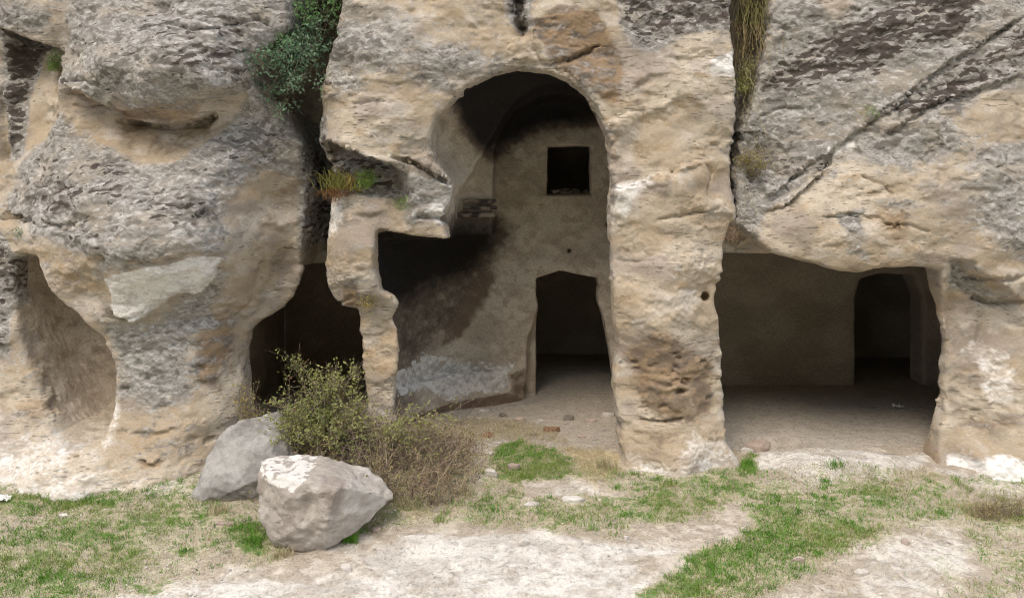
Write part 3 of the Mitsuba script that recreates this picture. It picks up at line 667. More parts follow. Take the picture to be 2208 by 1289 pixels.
green = patch(green, [(-60, 1000), (60, 1005), (40, 1025), (-60, 1025)], .6, .1)
green = patch(green, [(780, 1160), (1000, 1140), (1200, 1150), (1420, 1170), (1560, 1160), (1400, 1240), (1340, 1310), (200, 1310), (500, 1230)], -.35, .3)
green = patch(green, [(1380, 1135), (1600, 1100), (1620, 1140), (1500, 1190), (1400, 1180)], -.05, .2)
green = patch(green, [(1900, 1150), (2080, 1140), (2120, 1230), (1980, 1310), (1700, 1310), (1760, 1240)], .08, .3)
green = patch(green, [(1120, 1035), (1260, 1030), (1330, 1060), (1120, 1075)], .0, .15)
pale = np.where(FY > .2, .0, .12)
pale = patch(pale, [(790, 1200), (860, 1165), (1010, 1150), (1200, 1155), (1330, 1165), (1440, 1185), (1300, 1215), (1150, 1290), (1000, 1300), (860, 1240)], 1.1, .2)
pale = patch(pale, [(200, 1310), (500, 1240), (860, 1230), (1380, 1200), (1400, 1310)], .8, .4)
pale = patch(pale, [(-60, 960), (250, 985), (420, 1030), (420, 1070), (200, 1068), (-60, 1050)], .8, .25)
pale = patch(pale, [(1620, 970), (1760, 965), (2010, 985), (2010, 1045), (1750, 1040), (1620, 1010)], .9, .12)
pale = patch(pale, [(1920, 1150), (2080, 1150), (2110, 1230), (1950, 1290), (1800, 1290)], .7, .4)
pale = patch(pale, [(1150, 1040), (1250, 1035), (1300, 1065), (1150, 1070)], .6, .2)
pale = patch(pale, [(2030, 1010), (2208, 1010), (2208, 1070), (2100, 1060)], .8, .2)
straw = np.zeros_like(FX)
straw = patch(straw, [(950, 915), (1060, 895), (1200, 930), (1230, 955), (1060, 950), (970, 965)], 1.3, .3)
straw = patch(straw, [(1210, 960), (1330, 975), (1360, 1020), (1280, 1040), (1230, 1000)], 1.0, .3)
straw = patch(straw, [(640, 1120), (900, 1030), (1010, 1060), (1000, 1110), (820, 1130), (600, 1200)], .55, .3)
straw = patch(straw, [(1880, 1030), (2020, 1015), (2020, 1045), (1900, 1048)], .9, .15)
straw = patch(straw, [(2050, 1080), (2230, 1070), (2230, 1130), (2080, 1120)], .75, .2)
near = (np.abs(MX) < 9.3) & (MY > -4.2) & (MY < 7)
ug = np.where(near, fsample(green, MX, MY), .3); vg = np.where(near, fsample(pale, MX, MY) - fsample(straw, MX, MY) * 1.0, .1)
def ground_fn(p, nn, uv):
    x, y = p.x, p.y
    gu, gw = uv.x - KUV * x, uv.y - KUV * y
    a = fbm(x * 2.3, y * 3.2, 0, 4)
    b = fbm(x * 9, y * 13, 3, 3)
    d = fbm(x * 26, y * 34, 5, 2)
    c = mix((.37, .325, .27), (.52, .475, .42), smoothstep(.38, .62, a * .5 + b * .5))
    jag = (a - .5) * .9 + (b - .5) * .9 + (d - .5) * .4
    c = mix(c, (.50, .42, .26), smoothstep(.1, .75, -gw + jag * .9) * .8)
    c = mix(c, mix((.46, .435, .405), (.62, .60, .572), smoothstep(.35, .65, b * .4 + a * .6)), smoothstep(.1, 1.0, gw + jag * .7))
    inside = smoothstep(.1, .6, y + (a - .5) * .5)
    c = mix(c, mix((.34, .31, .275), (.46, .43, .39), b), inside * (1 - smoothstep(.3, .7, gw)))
    c = mix(c, (.40, .37, .245), smoothstep(.1, .8, gu + jag * .9) * .7)
    c = mix(c, mix((.20, .225, .08), (.085, .17, .03), smoothstep(.42, .58, b)), smoothstep(.45, 1.1, gu + jag * 1.3) * .8)
    peb = smoothstep(.68, .76, noise(x * 31, y * 45))
    return c * (1 - .2 * peb) * (.84 + .32 * noise(x * 80, y * 110))
def ground_grain(p, nn, uv):
    return fbm(p.x * 20, p.y * 20, 0, 3) * .018 + smoothstep(.62, .75, noise(p.x * 38, p.y * 38)) * .006
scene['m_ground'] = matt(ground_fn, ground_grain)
ni, nj = MX.shape
idx = np.arange(ni * nj).reshape(ni, nj)
gq = np.stack([idx[:-1, :-1], idx[1:, :-1], idx[1:, 1:], idx[:-1, 1:]], -1).reshape(-1, 4)
# rough detail where it is in view
det = near & (MY < 1.2)
pm = np.stack([MX, MY, np.zeros_like(MX)], -1)
vmask = np.clip(vg, 0, 1)
MZ = MZ + np.where(det, (.016 + .02 * vmask) * (meshkit.fbm(pm * np.array([9, 14, 1]), 3, 33) - .5) - .05 * vmask * np.abs(meshkit.fbm(pm * np.array([2.2, 4.5, 1]), 3, 34) - .5) + .022 * vmask * np.clip((meshkit.fbm(pm * np.array([1.6, 3.6, 1]), 4, 35) - .5) * 14, -.6, .6), 0)
gv = np.stack([MX.ravel(), MY.ravel(), MZ.ravel()], 1)
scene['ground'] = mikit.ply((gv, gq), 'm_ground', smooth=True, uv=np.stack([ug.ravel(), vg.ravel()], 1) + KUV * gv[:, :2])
labels['ground'] = {'label': 'trodden pale earth and cave floors', 'category': 'ground', 'kind': 'structure'}
# unseen slope added behind the camera to keep low sky light from the caves
hx_, hy_ = np.meshgrid(np.linspace(-130, 130, 131), np.linspace(-120, -26, 60), indexing='ij')
hd = np.hypot(hx_ * .55, hy_ + 6)
hz_ = -1.5 + np.interp(hd, [18, 22, 29, 46, 80, 140], [0, 5, 19, 42, 66, 76]) + 3 * (meshkit.fbm(np.stack([hx_, hy_, 0 * hx_], -1) * .12, 4, 99) - .5)
hi_ = np.arange(hx_.size).reshape(hx_.shape)
scene['added_hillside'] = mikit.ply((np.stack([hx_.ravel(), hy_.ravel(), hz_.ravel()], 1), np.stack([hi_[:-1, :-1], hi_[1:, :-1], hi_[1:, 1:], hi_[:-1, 1:]], -1).reshape(-1, 4)), 'm_added_slope', smooth=True)
def added_slope_fn(p, nn, uv):
    return mix((.05, .065, .03), (.16, .14, .085), smoothstep(.4, .6, fbm(p.x * .6, p.y * .6, p.z * .6, 4)))
scene['m_added_slope'] = {'type': 'twosided', 'b': {'type': 'diffuse', 'reflectance': proc(added_slope_fn)}}
labels['added_hillside'] = {'label': 'unseen scrub slope added behind the camera to block low sky light', 'category': 'added_hillside', 'kind': 'structure'}
def gz(x, y):
    r = fsample(FZ, np.atleast_1d(x), np.atleast_1d(y))
    return r if np.ndim(x) else float(r[0])

# ------------------------------------------------------------------ helpers for things
def tag(key, label, cat, group=None, kind=None):
    labels[key] = {'label': label, 'category': cat}
    if group: labels[key]['group'] = group
    if kind: labels[key]['kind'] = kind
def diffuse(fn):
    return {'type': 'twosided', 'b': {'type': 'diffuse', 'reflectance': proc(fn)}}
def tubes(paths, r0, r1, sides=4):
    """paths (n, m, 3) -> one mesh of tapering stems"""
    paths = np.asarray(paths, float)
    nn_, m, _ = paths.shape
    t = np.gradient(paths, axis=1); t /= np.maximum(np.linalg.norm(t, axis=2, keepdims=True), 1e-9)
    ref = np.where(np.abs(t[..., :1]) < .8, [1.0, 0, 0], [0, 1.0, 0])
    a = np.cross(t, ref); a /= np.maximum(np.linalg.norm(a, axis=2, keepdims=True), 1e-9)
    b = np.cross(t, a)
    r = (np.asarray(r0).reshape(-1, 1) * (1 - np.linspace(0, 1, m)) + np.asarray(r1).reshape(-1, 1) * np.linspace(0, 1, m)) * np.ones((nn_, 1))
    th = np.arange(sides) * 2 * np.pi / sides
    ring = paths[:, :, None] + r[:, :, None, None] * (np.cos(th)[:, None] * a[:, :, None] + np.sin(th)[:, None] * b[:, :, None])
    i = np.arange(nn_ * m * sides).reshape(nn_, m, sides)
    q = np.stack([i[:, :-1], np.roll(i, -1, 2)[:, :-1], np.roll(i, -1, 2)[:, 1:], i[:, 1:]], -1).reshape(-1, 4)
    return ring.reshape(-1, 3), q
def leaves(pos, size, aspect=.5, up=.3, g=None):
    """small pointed folded leaves at pos"""
    g = g or rng
    nn_ = len(pos)
    d = g.normal(size=(nn_, 3)); d[:, 2] += up; d /= np.linalg.norm(d, axis=1, keepdims=True)
    s = np.cross(d, g.normal(size=(nn_, 3))); s /= np.linalg.norm(s, axis=1, keepdims=True)
    u = np.cross(d, s)
    L = (size * g.uniform(.6, 1.3, nn_))[:, None]
    P = [pos, pos + d * L * .5 + s * L * aspect * .5 + u * L * .12, pos + d * L, pos + d * L * .5 - s * L * aspect * .5 + u * L * .12]
    vv = np.stack(P, 1).reshape(-1, 3)
    i = np.arange(nn_)[:, None] * 4
    return vv, np.vstack([i + [0, 1, 2], i + [0, 2, 3]])
def blades(x, y, z, h, w, lean, g=None):
    g = g or rng
    nn_ = len(x)
    az = g.uniform(0, 2 * np.pi, nn_); fa = g.uniform(0, 2 * np.pi, nn_)
    base = np.stack([x, y, z - .004], 1)
    s = np.stack([np.cos(fa), np.sin(fa), np.zeros(nn_)], 1) * (w / 2)[:, None]
    l = np.stack([np.cos(az), np.sin(az), np.zeros(nn_)], 1) * (lean * h)[:, None]
    m = base + l * .35 + np.array([0, 0, 1.0]) * (h * .6)[:, None]
    tip = base + l + np.array([0, 0, 1.0]) * h[:, None]
    vv = np.stack([base - s, base + s, m + s * .7, m - s * .7, tip], 1).reshape(-1, 3)
    i = np.arange(nn_)[:, None] * 5
    return vv, np.vstack([i + [0, 1, 2], i + [0, 2, 3], i + [3, 2, 4]])
def colours(name, a, b, c=None, freq=23.0, thin=.0):
    def fn(p, nn, uv):
        t = noise(p.x * freq, p.y * freq, p.z * freq); s = noise(p.x * 2.1 + 5, p.y * 2.1, p.z * 2.1)
        col = mix(a, b, smoothstep(.25, .75, t))
        return mix(col, c, smoothstep(.5, .75, s) * .8) if c else col
    scene[name] = ({'type': 'principledthin', 'base_color': proc(fn), 'roughness': .6, 'diff_trans': thin, 'spec_trans': 0.0, 'eta': 1.3} if thin else diffuse(fn))
colours('m_grass', (.075, .20, .022), (.15, .31, .05), (.22, .29, .08))
colours('m_straw', (.38, .325, .20), (.51, .455, .31), (.35, .33, .19))
colours('m_dryweed', (.21, .16, .135), (.44, .36, .265), (.27, .20, .175), freq=16)
colours('m_twig', (.20, .155, .12), (.34, .28, .23), freq=12)
colours('m_leaf', (.25, .28, .10), (.42, .42, .18), (.21, .25, .09), freq=14, thin=.5)
colours('m_leaf_red', (.22, .11, .06), (.32, .20, .10), freq=14, thin=.5)
colours('m_leaf_cool', (.12, .21, .135), (.24, .36, .24), (.15, .28, .10), freq=9, thin=.5)
colours('m_leaf_bright', (.14, .28, .05), (.25, .38, .09), freq=14, thin=.5)
colours('m_leaf_ochre', (.34, .29, .10), (.46, .39, .15), (.24, .25, .08), freq=14, thin=.5)

# ------------------------------------------------------------------ boulders and stones
def solid(points, seed, edge=.03, rough=(.05, .018), soft=3, freq=3.0, sharp=.4):
    """a broken rock: hull of corner points, its faces subdivided, arrises worn, surface uneven"""
    m = manifold3d.Manifold.hull_points(np.array(points, np.float64))
    m = m.refine_to_length(edge)
    me = m.to_mesh()
    tm = trimesh.Trimesh(me.vert_properties[:, :3], me.tri_verts, process=True)
    trimesh.smoothing.filter_taubin(tm, lamb=.5, nu=.505, iterations=soft)
    p = np.array(tm.vertices)
    nn_ = vnormals(p, np.array(tm.faces))
    p = p + nn_ * (rough[0] * 2 * (meshkit.fbm(p * freq, 3, seed) - .5) + rough[1] * 2 * (meshkit.fbm(p * freq * 4, 3, seed + 1) - .5) - rough[0] * sharp * 2 * np.abs(meshkit.fbm(p * freq * .8, 2, seed + 2) - .5))[:, None]
    return trimesh.Trimesh(p, tm.faces, process=False)
def stone_grain(p, nn, uv):
    return fbm(p.x * 18, p.y * 18, p.z * 18, 3) * .018 - smoothstep(.62, .74, fbm(p.x * 30, p.y * 30, p.z * 30, 2)) * .006
def rock_colour(name, a, b, c, white=.0):
    def fn(p, nn, uv):
        x, y, z = p.x, p.y, p.z
        m1 = fbm(x * 3, y * 3, z * 3, 4); m2 = fbm(x * 14, y * 14, z * 18, 3)
        col = mix(a, b, smoothstep(.35, .65, m1 * .65 + m2 * .35))
        col = mix(col, c, smoothstep(.55, .7, fbm(x * 2.2 + 4, y * 2.2, z * 2.2, 4)) * .7)
        if white:
            col = mix(col, (.66, .65, .64), smoothstep(.40, .52, (uv.x - KUV * (p.x + .35 * p.y)) * .6 + (m2 - .5) * .9 + (m1 - .5) * .6) * white)
        return col * (.86 + .28 * noise(x * 75, y * 75, z * 75))
    scene[name] = matt(fn, stone_grain)
rock_colour('m_boulder', (.34, .31, .285), (.47, .445, .42), (.25, .21, .19), white=.9)
rock_colour('m_boulder_grey', (.21, .203, .196), (.36, .352, .345), (.15, .14, .135), white=.0)
rock_colour('m_stone_pale', (.46, .43, .40), (.60, .58, .55), (.38, .34, .30))
rock_colour('m_stone_pink', (.37, .30, .26), (.47, .40, .36), (.30, .24, .21))
rock_colour('m_stone_red', (.19, .10, .065), (.25, .15, .10), (.14, .08, .05))
rock_colour('m_rubble', (.20, .185, .17), (.36, .34, .32), (.14, .125, .11))
def pt(px, py, y):
    x, z = W(px, py, y)
    return [x, y, z]
# the near boulder
B = [pt(560, 990, -1.75), pt(600, 981, -1.6), pt(690, 980, -1.6), pt(716, 998, -1.7), pt(650, 1030, -2.2), pt(572, 1018, -2.1), pt(556, 1060, -2.05), pt(562, 1120, -2.12),
     pt(590, 1172, -2.15), pt(650, 1193, -2.18), pt(700, 1190, -2.22), pt(728, 1050, -2.42), pt(705, 1120, -2.44), pt(620, 1075, -2.33), pt(640, 1140, -2.33), pt(790, 1010, -1.6), pt(826, 1032, -1.65), pt(848, 1058, -1.75), pt(848, 1076, -1.85), pt(828, 1096, -1.95), pt(762, 1152, -2.1), pt(800, 1060, -2.1),
     pt(600, 1010, -1.2), pt(700, 1005, -1.05), pt(800, 1040, -1.15), pt(620, 1090, -1.3), pt(740, 1090, -1.3)]
tm = solid(B, 101, edge=.022, rough=(.05, .034), soft=2, freq=2.6)
p = np.array(tm.vertices)
# a worn dent in its front
c = np.array(pt(668, 1090, -2.32))
p[:, 1] += .12 * np.exp(-(((p[:, 0] - c[0]) / .11) ** 2 + ((p[:, 2] - c[2]) / .15) ** 2))
topmask = np.clip(1.6 - seg_dist(front([(560, 985), (570, 1012), (640, 1022), (690, 985)], -1.9), p[:, 0], p[:, 2], True)[0] / .06 * .6, 0, 1) * (p[:, 2] > W(0, 1032, -2.05)[1])
inside_top = poly_sd(front([(555, 970), (720, 970), (690, 990), (650, 1028), (600, 1022), (560, 1010)], -1.95), p[:, 0], p[:, 2]) < .02
uvb = np.stack([np.where(inside_top, 1.0, .1), np.zeros(len(p))], 1) + KUV * np.stack([p[:, 0] + .35 * p[:, 1], p[:, 2] + .35 * p[:, 1]], 1)
scene['boulder'] = mikit.ply((p, tm.faces), 'm_boulder', smooth=True, uv=uvb)
tag('boulder', 'big pale pinkish boulder with a white top standing in front of the bush', 'boulder')
# the long grey boulder leaning behind it
B = [pt(402, 1088, -1.15), pt(410, 1105, -1.1), pt(428, 1050, -1.15), pt(470, 940, -.75), pt(514, 905, -.55), pt(600, 886, -.45), pt(640, 890, -.3), pt(640, 1000, -.9), pt(600, 940, -.85), pt(545, 965, -1.1), pt(560, 1030, -1.35), pt(500, 1060, -1.35), pt(520, 1105, -1.2), pt(600, 1100, -1.2), pt(640, 1080, -1.0),
     pt(420, 1090, -.7), pt(480, 1000, -.4), pt(600, 920, -.1), pt(620, 1020, -.3)]
tm = solid(B, 111, edge=.025, rough=(.05, .03), soft=2, freq=2.8)
p = np.array(tm.vertices)
uvb = np.stack([np.clip(1.5 * meshkit.fbm(p * 2.2, 2, 5) - .25, 0, 1), np.zeros(len(p))], 1) + KUV * np.stack([p[:, 0] + .35 * p[:, 1], p[:, 2] + .35 * p[:, 1]], 1)
scene['boulder_001'] = mikit.ply((p, tm.faces), 'm_boulder_grey', smooth=True, uv=uvb)
tag('boulder_001', 'long grey lichened boulder leaning against the cliff foot left of the bush', 'boulder')

def stone(key, px, py, wpx, hpx, mat, label, flat=.6, seed=0, sit=.3, cat='stone', group=None):
    """a loose stone seen at column, row (its middle) with the size it shows"""
    g = np.random.default_rng(500 + seed)
    x, y = G([(px, py + hpx * .45)])[0]
    s = (y - CAM_Y) / FOC
    a, hgt = wpx * s / 2, hpx * s * 1.05
    th = np.sort(g.uniform(0, 2 * np.pi, 9))
    P = [[a * np.cos(t) * g.uniform(.8, 1), a * flat * np.sin(t) * g.uniform(.8, 1), zz] for t in th for zz in (-hgt * sit, hgt * g.uniform(.25, .55))] + [[a * .4 * g.normal(), a * flat * .4 * g.normal(), hgt * (1 - sit) * g.uniform(.8, 1)] for _ in range(3)]
    tm = solid(P, 200 + seed, edge=max(a * .16, .006), rough=(a * .06, a * .05), soft=1, freq=1.2 / a)
    p = np.array(tm.vertices) + [x, y + a * flat * .5, gz(x, y)]
    scene[key] = mikit.ply((p, tm.faces), mat, smooth=40)
    tag(key, label, cat, group)
ST = [(1062, 1016, 42, 24, 'm_stone_pale', 'smooth pale grey stone at the edge of the green grass patch'),
      (1107, 1003, 32, 22, 'm_stone_pink', 'squarish pinkish stone lying on the green grass patch'),
      (1054, 976, 24, 12, 'm_stone_pale', 'small pale stone behind the grass patch at the dry weeds'),
      (1190, 924, 40, 14, 'm_stone_red', 'flat reddish brown stone lying before the doorway'),
      (1050, 936, 30, 14, 'm_stone_red', 'small reddish brown lump in the straw left of the flat red stone'),
      (1638, 954, 58, 32, 'm_stone_pink', 'pinkish block lying at the left of the wide cave mouth'),
      (1613, 969, 32, 15, 'm_stone_pale', 'small pale stone against the pinkish block in the cave mouth'),
      (1148, 1086, 44, 12, 'm_stone_pale', 'flat pale stone below the green grass patch'),
      (1228, 1168, 76, 18, 'm_stone_pale', 'long flat pale slab on the white earth in the middle foreground'),
      (1128, 1166, 34, 24, 'm_stone_pale', 'upright grey stone on the white earth left of the long slab'),
      (1236, 1076, 56, 16, 'm_stone_pale', 'grey flake of rock in the bare patch before the doorway'),
      (482, 1128, 50, 14, 'm_stone_pink', 'flat pinkish stone in the grass below the grey boulder'),
      (1722, 1206, 36, 18, 'm_stone_pink', 'pinkish stone in the bright green grass of the foreground'),
      (1352, 1158, 16, 14, 'm_stone_pale', 'tiny white stone at the right end of the white earth'),
      (812, 1140, 36, 12, 'm_stone_pink', 'small pinkish stone right of the big boulder'),
      (742, 1222, 34, 16, 'm_stone_pale', 'small pale stone on the earth below the big boulder'),
      (1860, 1232, 40, 14, 'm_stone_pale', 'flat pale stone in the dry ground at the lower right'),
      (1955, 1165, 26, 12, 'm_stone_pink', 'small pinkish stone in the dry ground right of the green grass'),
      (135, 1110, 26, 10, 'm_stone_pale', 'small pale stone in the grass at the left')]
for i, s in enumerate(ST):
    stone('stone' + (f'_{i:03d}' if i else ''), *s, seed=i)
# loose debris on the floor of the recess and along the wall foot: one stone each
DB = [(905, 868), (960, 880), (1010, 872), (1045, 885), (1085, 893), (1120, 902), (1165, 905), (1225, 898), (1275, 905), (1310, 892), (1150, 935), (1255, 940), (1300, 925), (1090, 915), (1335, 915), (1010, 900)]
g = np.random.default_rng(77)
ORD = ['first', 'second', 'third', 'fourth', 'fifth', 'sixth', 'seventh', 'eighth', 'ninth', 'tenth', 'eleventh', 'twelfth', 'thirteenth', 'fourteenth', 'fifteenth', 'sixteenth']
rank = np.argsort(np.argsort([a_ for a_, _ in DB]))
for i, (a_, b_) in enumerate(DB):
    w_ = g.uniform(16, 34)
    stone('debris_stone' + (f'_{i:03d}' if i else ''), a_, b_, w_, w_ * g.uniform(.3, .5), ['m_stone_pale', 'm_rubble', 'm_stone_pink'][i % 3], f'small {["pale", "grey", "pinkish"][i % 3]} loose stone before the doorway, {ORD[rank[i]]} from the left of the loose stones there', seed=60 + i, group='loose stones before the doorway')
# scrap of white litter at the left edge, and one inside the cave
def scrap(key, px, py, wpx, hpx, seed, label):
    g = np.random.default_rng(seed)
    x, y = G([(px, py)])[0]
    s = (y - CAM_Y) / FOC
    u, w_ = np.meshgrid(np.linspace(-1, 1, 9), np.linspace(-1, 1, 9), indexing='ij')
    q = np.stack([u, w_, u * 0], -1)
    hh = meshkit.fbm(q * 2.2 + seed, 3, seed)
    vv = np.stack([u * wpx * s * .5 * (.8 + .3 * hh), w_ * wpx * s * .3 * (.8 + .4 * hh[::-1]), (hh - .25) * hpx * s * 1.6], -1).reshape(-1, 3) + [x, y, gz(x, y) + .01]
    ii = np.arange(81).reshape(9, 9)
    scene[key] = mikit.ply((vv, np.stack([ii[:-1, :-1], ii[1:, :-1], ii[1:, 1:], ii[:-1, 1:]], -1).reshape(-1, 4)), 'm_paper', smooth=False)
    tag(key, label, 'litter')
scene['m_paper'] = {'type': 'twosided', 'b': {'type': 'diffuse', 'reflectance': {'type': 'rgb', 'value': [.78, .78, .77]}}}
scrap('litter', 8, 1080, 26, 14, 3, 'crumpled white scrap on the grass at the left edge')
scrap('litter_001', 1936, 880, 22, 10, 5, 'small white scrap lying on the floor of the wide cave')

# rubble on the window sill: each piece a stone of its own
g = np.random.default_rng(33)
wx0, _ = W(1186, 412, 2.75); wx1, _ = W(1268, 412, 2.75)
for i in range(16):
    x = wx0 + (wx1 - wx0) * (i % 8 + g.uniform(.2, .8)) / 8; yy = 2.70 + .13 * (i // 8) + g.uniform(0, .06); r = g.uniform(.025, .048)
    z0 = W(0, 419, YBACK)[1] + .02
    tm = solid(g.normal(size=(12, 3)) * [r, r * .8, r * .6], 300 + i, edge=r * .35, rough=(r * .05, r * .03), soft=1, freq=20)
    key = 'sill_stone' + (f'_{i:03d}' if i else '')
    scene[key] = mikit.ply((np.array(tm.vertices) + [x, yy, z0 + r * .4 + (.03 if i >= 8 else 0)], tm.faces), 'm_rubble', smooth=40)
    tag(key, f'grey rubble stone on the window sill, {ORD[i % 8]} from the left in the {"front" if i < 8 else "back"} row', 'stone', 'rubble stones on the window sill')

# carved impost of the blind arch on the left wall of the recess
def bar(x0, x1, y0, y1, z0, z1, seed, amp=.012):
    m = manifold3d.Manifold.cube((x1 - x0, y1 - y0, z1 - z0)).translate((x0, y0, z0)).refine_to_length(.03)
    me = m.to_mesh(); tm = trimesh.Trimesh(me.vert_properties[:, :3], me.tri_verts, process=True)
    trimesh.smoothing.filter_taubin(tm, lamb=.5, nu=.505, iterations=2)
    p = np.array(tm.vertices)
    p = p + (np.stack([meshkit.fbm(p * 7, 3, seed + k) for k in range(3)], 1) - .5) * 2 * amp
    return trimesh.Trimesh(p, tm.faces, process=False)
IM = []
for (r0, r1, c0, c1, dy) in ((430, 437, 1000, 1070, .10), (444, 451, 998, 1072, .13), (459, 468, 985, 1066, .08)):
    xa, za = W(c0, r1, 1.6 - dy); xb, zb = W(c1, r0, 1.6 - dy)
    IM.append(bar(xa, xb, 1.6 - dy, 1.72, za, zb, 400 + r0))
for i, tm in enumerate(IM):
    key = 'cliff__arched_recess__moulding' + (f'_{i:03d}' if i else '')
    scene[key] = mikit.ply(tm, 'm_mould', smooth=True)
def mould_fn(p, nn, uv):
    return mix((.05, .046, .043), (.26, .225, .19), smoothstep(.35, .6, fbm(p.x * 7, p.y * 7, p.z * 9, 3)))
scene['m_mould'] = diffuse(mould_fn)

# ------------------------------------------------------------------ bushes and weeds
def shrub_branches(base, tips, m=7, bend=.2, g=rng, jitter=.03):
    t = np.linspace(0, 1, m)[None, :, None]
    mid = base + (tips - base) * .5 + np.array([0, 0, 1.0]) * bend * np.linalg.norm(tips - base, axis=1, keepdims=True) + g.normal(size=base.shape) * jitter * 2
    P = (1 - t) ** 2 * base[:, None] + 2 * t * (1 - t) * mid[:, None] + t ** 2 * tips[:, None]
    w_ = g.normal(size=P.shape) * jitter * .35; w_[:, 0] = 0
    return P + w_
def along(P, t):
    k = np.clip(t * (P.shape[1] - 1), 0, P.shape[1] - 1.001); i = k.astype(int); fr = (k - i)[:, None]
    r = np.arange(len(P))
    return P[r, i] * (1 - fr) + P[r, i + 1] * fr
def shrub(key, base_c, base_r, lobes, nstem, ntwig, nleaf, leaf, mat_leaf, bend=.15, r0=.007, seed=0, from_=.45, twig_len=.22, up=.3, clump=.03, second=None):
    """stems from the base to points in the lobes (centre, radii, weight), twigs on them, leaves along the twigs"""
    g = np.random.default_rng(seed)
    wts = np.array([l[2] for l in lobes], float); wts /= wts.sum()
    pick = g.choice(len(lobes), nstem, p=wts)
    c = np.array([l[0] for l in lobes])[pick]; r = np.array([l[1] for l in lobes])[pick]
    d = g.normal(size=(nstem, 3)); d /= np.linalg.norm(d, axis=1, keepdims=True); d *= g.uniform(.3, 1, (nstem, 1)) ** .5
    tips = c + d * r
    base = np.array(base_c) + g.normal(size=(nstem, 3)) * np.array(base_r) * .5
    P = shrub_branches(base, tips, 8, bend, g, .035)
    k = g.integers(0, nstem, ntwig); t = g.uniform(from_, 1, ntwig)
    b = along(P[k], t)
    td = (tips - base)[k]; td /= np.linalg.norm(td, axis=1, keepdims=True)
    tt = b + (td * .5 + g.normal(size=(ntwig, 3)) * .6) * twig_len * g.uniform(.4, 1.2, (ntwig, 1))
    Q = shrub_branches(b, tt, 5, .08, g, .012)
    v1, q1 = tubes(P, np.full(nstem, r0) * g.uniform(.6, 1.3, nstem), r0 * .25)
    v2, q2 = tubes(Q, r0 * .35, r0 * .15, 3)
    scene[key + '__branches'] = mikit.ply((np.vstack([v1, v2]), np.vstack([q1, q2 + len(v1)])), 'm_twig', smooth=True)
    kk = g.integers(0, ntwig, nleaf)
    pos = along(Q[kk], g.uniform(.15, 1, nleaf)) + g.normal(size=(nleaf, 3)) * clump
    if second:
        far = np.array([meshkit.noise(q_ * 4.2, seed + 9) for q_ in pos[None]])[0] > second[1]
        scene[key + '__foliage_red'] = mikit.ply(leaves(pos[far], leaf, g=g, up=up), second[0]); labels[key + '__foliage_red'] = {'label': 'red autumn leaves', 'kind': 'stuff'}
        pos = pos[~far]
    scene[key + '__foliage'] = mikit.ply(leaves(pos, leaf, g=g, up=up), mat_leaf)
    labels[key + '__foliage'] = {'label': 'small leaves of the shrub', 'kind': 'stuff'}
def c3(px, py, y):
    return np.array(pt(px, py, y))
shrub('shrub', c3(700, 985, -.55), (.75, .25, .05),
      [(c3(705, 815, -.5), (.30, .25, .18), 3), (c3(640, 880, -.65), (.35, .3, .2), 3.5), (c3(760, 880, -.6), (.35, .3, .22), 3.5), (c3(690, 920, -.85), (.55, .3, .16), 4), (c3(610, 940, -.75), (.22, .2, .10), 1.0), (c3(775, 790, -.35), (.10, .1, .14), .8), (c3(860, 915, -.7), (.40, .3, .18), 1.3), (c3(950, 910, -.5), (.35, .3, .12), 1.2), (c3(635, 785, -.5), (.06, .06, .08), .25)],
      190, 1400, 7800, .045, 'm_leaf', bend=.1, seed=61, from_=.35, twig_len=.20, clump=.022, second=('m_leaf_red', .86))
tag('shrub', 'tall yellow green bush with thin bare stems behind the boulders', 'shrub')
shrub('shrub_001', c3(530, 920, -.35), (.12, .08, .03), [(c3(525, 850, -.35), (.12, .12, .16), 2), (c3(545, 890, -.4), (.2, .12, .1), 1.2)], 26, 220, 420, .032, 'm_leaf_ochre', bend=.1, seed=62, r0=.005, twig_len=.15)
tag('shrub_001', 'small sparse yellowish shrub at the foot of the left rock beside the grotto', 'shrub')
shrub('shrub_002', c3(700, 60, .75), (.10, .15, .25),
      [(c3(680, 30, .25), (.30, .30, .28), 3), (c3(655, 110, .1), (.28, .25, .18), 3), (c3(595, 120, -.1), (.24, .2, .15), 2.6), (c3(560, 125, -.15), (.10, .1, .07), .6), (c3(640, 165, .05), (.22, .2, .14), 2.2), (c3(605, 205, .0), (.20, .15, .12), 1.4), (c3(600, 240, .05), (.10, .1, .05), .4), (c3(700, 90, .3), (.16, .2, .3), 1.6), (c3(715, -30, .3), (.3, .3, .3), 1.4), (c3(705, 190, .1), (.04, .05, .12), .25)],
      70, 420, 3400, .062, 'm_leaf_cool', bend=.06, seed=63, from_=.6, twig_len=.24, up=.1, clump=.04, r0=.008)
tag('shrub_002', 'blue green leafy bush hanging out of the cleft high at the upper left', 'shrub')
shrub('plant', c3(785, 405, .05), (.05, .05, .01), [(c3(787, 385, .0), (.14, .10, .10), 1)], 26, 160, 900, .026, 'm_leaf_bright', bend=.1, seed=64, r0=.003, twig_len=.07)
tag('plant', 'bright green leafy plant on the ledge left of the arch', 'plant')
shrub('plant_001', c3(862, 452, -.22), (.03, .02, .01), [(c3(863, 438, -.26), (.06, .05, .07), 1)], 12, 60, 220, .022, 'm_leaf_bright', bend=.1, seed=65, r0=.002, twig_len=.05)
tag('plant_001', 'tiny green plant on the rock just above the beam of the broken wall', 'plant')
shrub('plant_002', c3(118, 150, .42), (.04, .04, .05), [(c3(118, 130, .38), (.06, .06, .13), 1)], 16, 90, 600, .026, 'm_leaf_bright', bend=.05, seed=66, r0=.002, twig_len=.05)
tag('plant_002', 'bright green tuft in the crack at the upper left edge', 'plant')
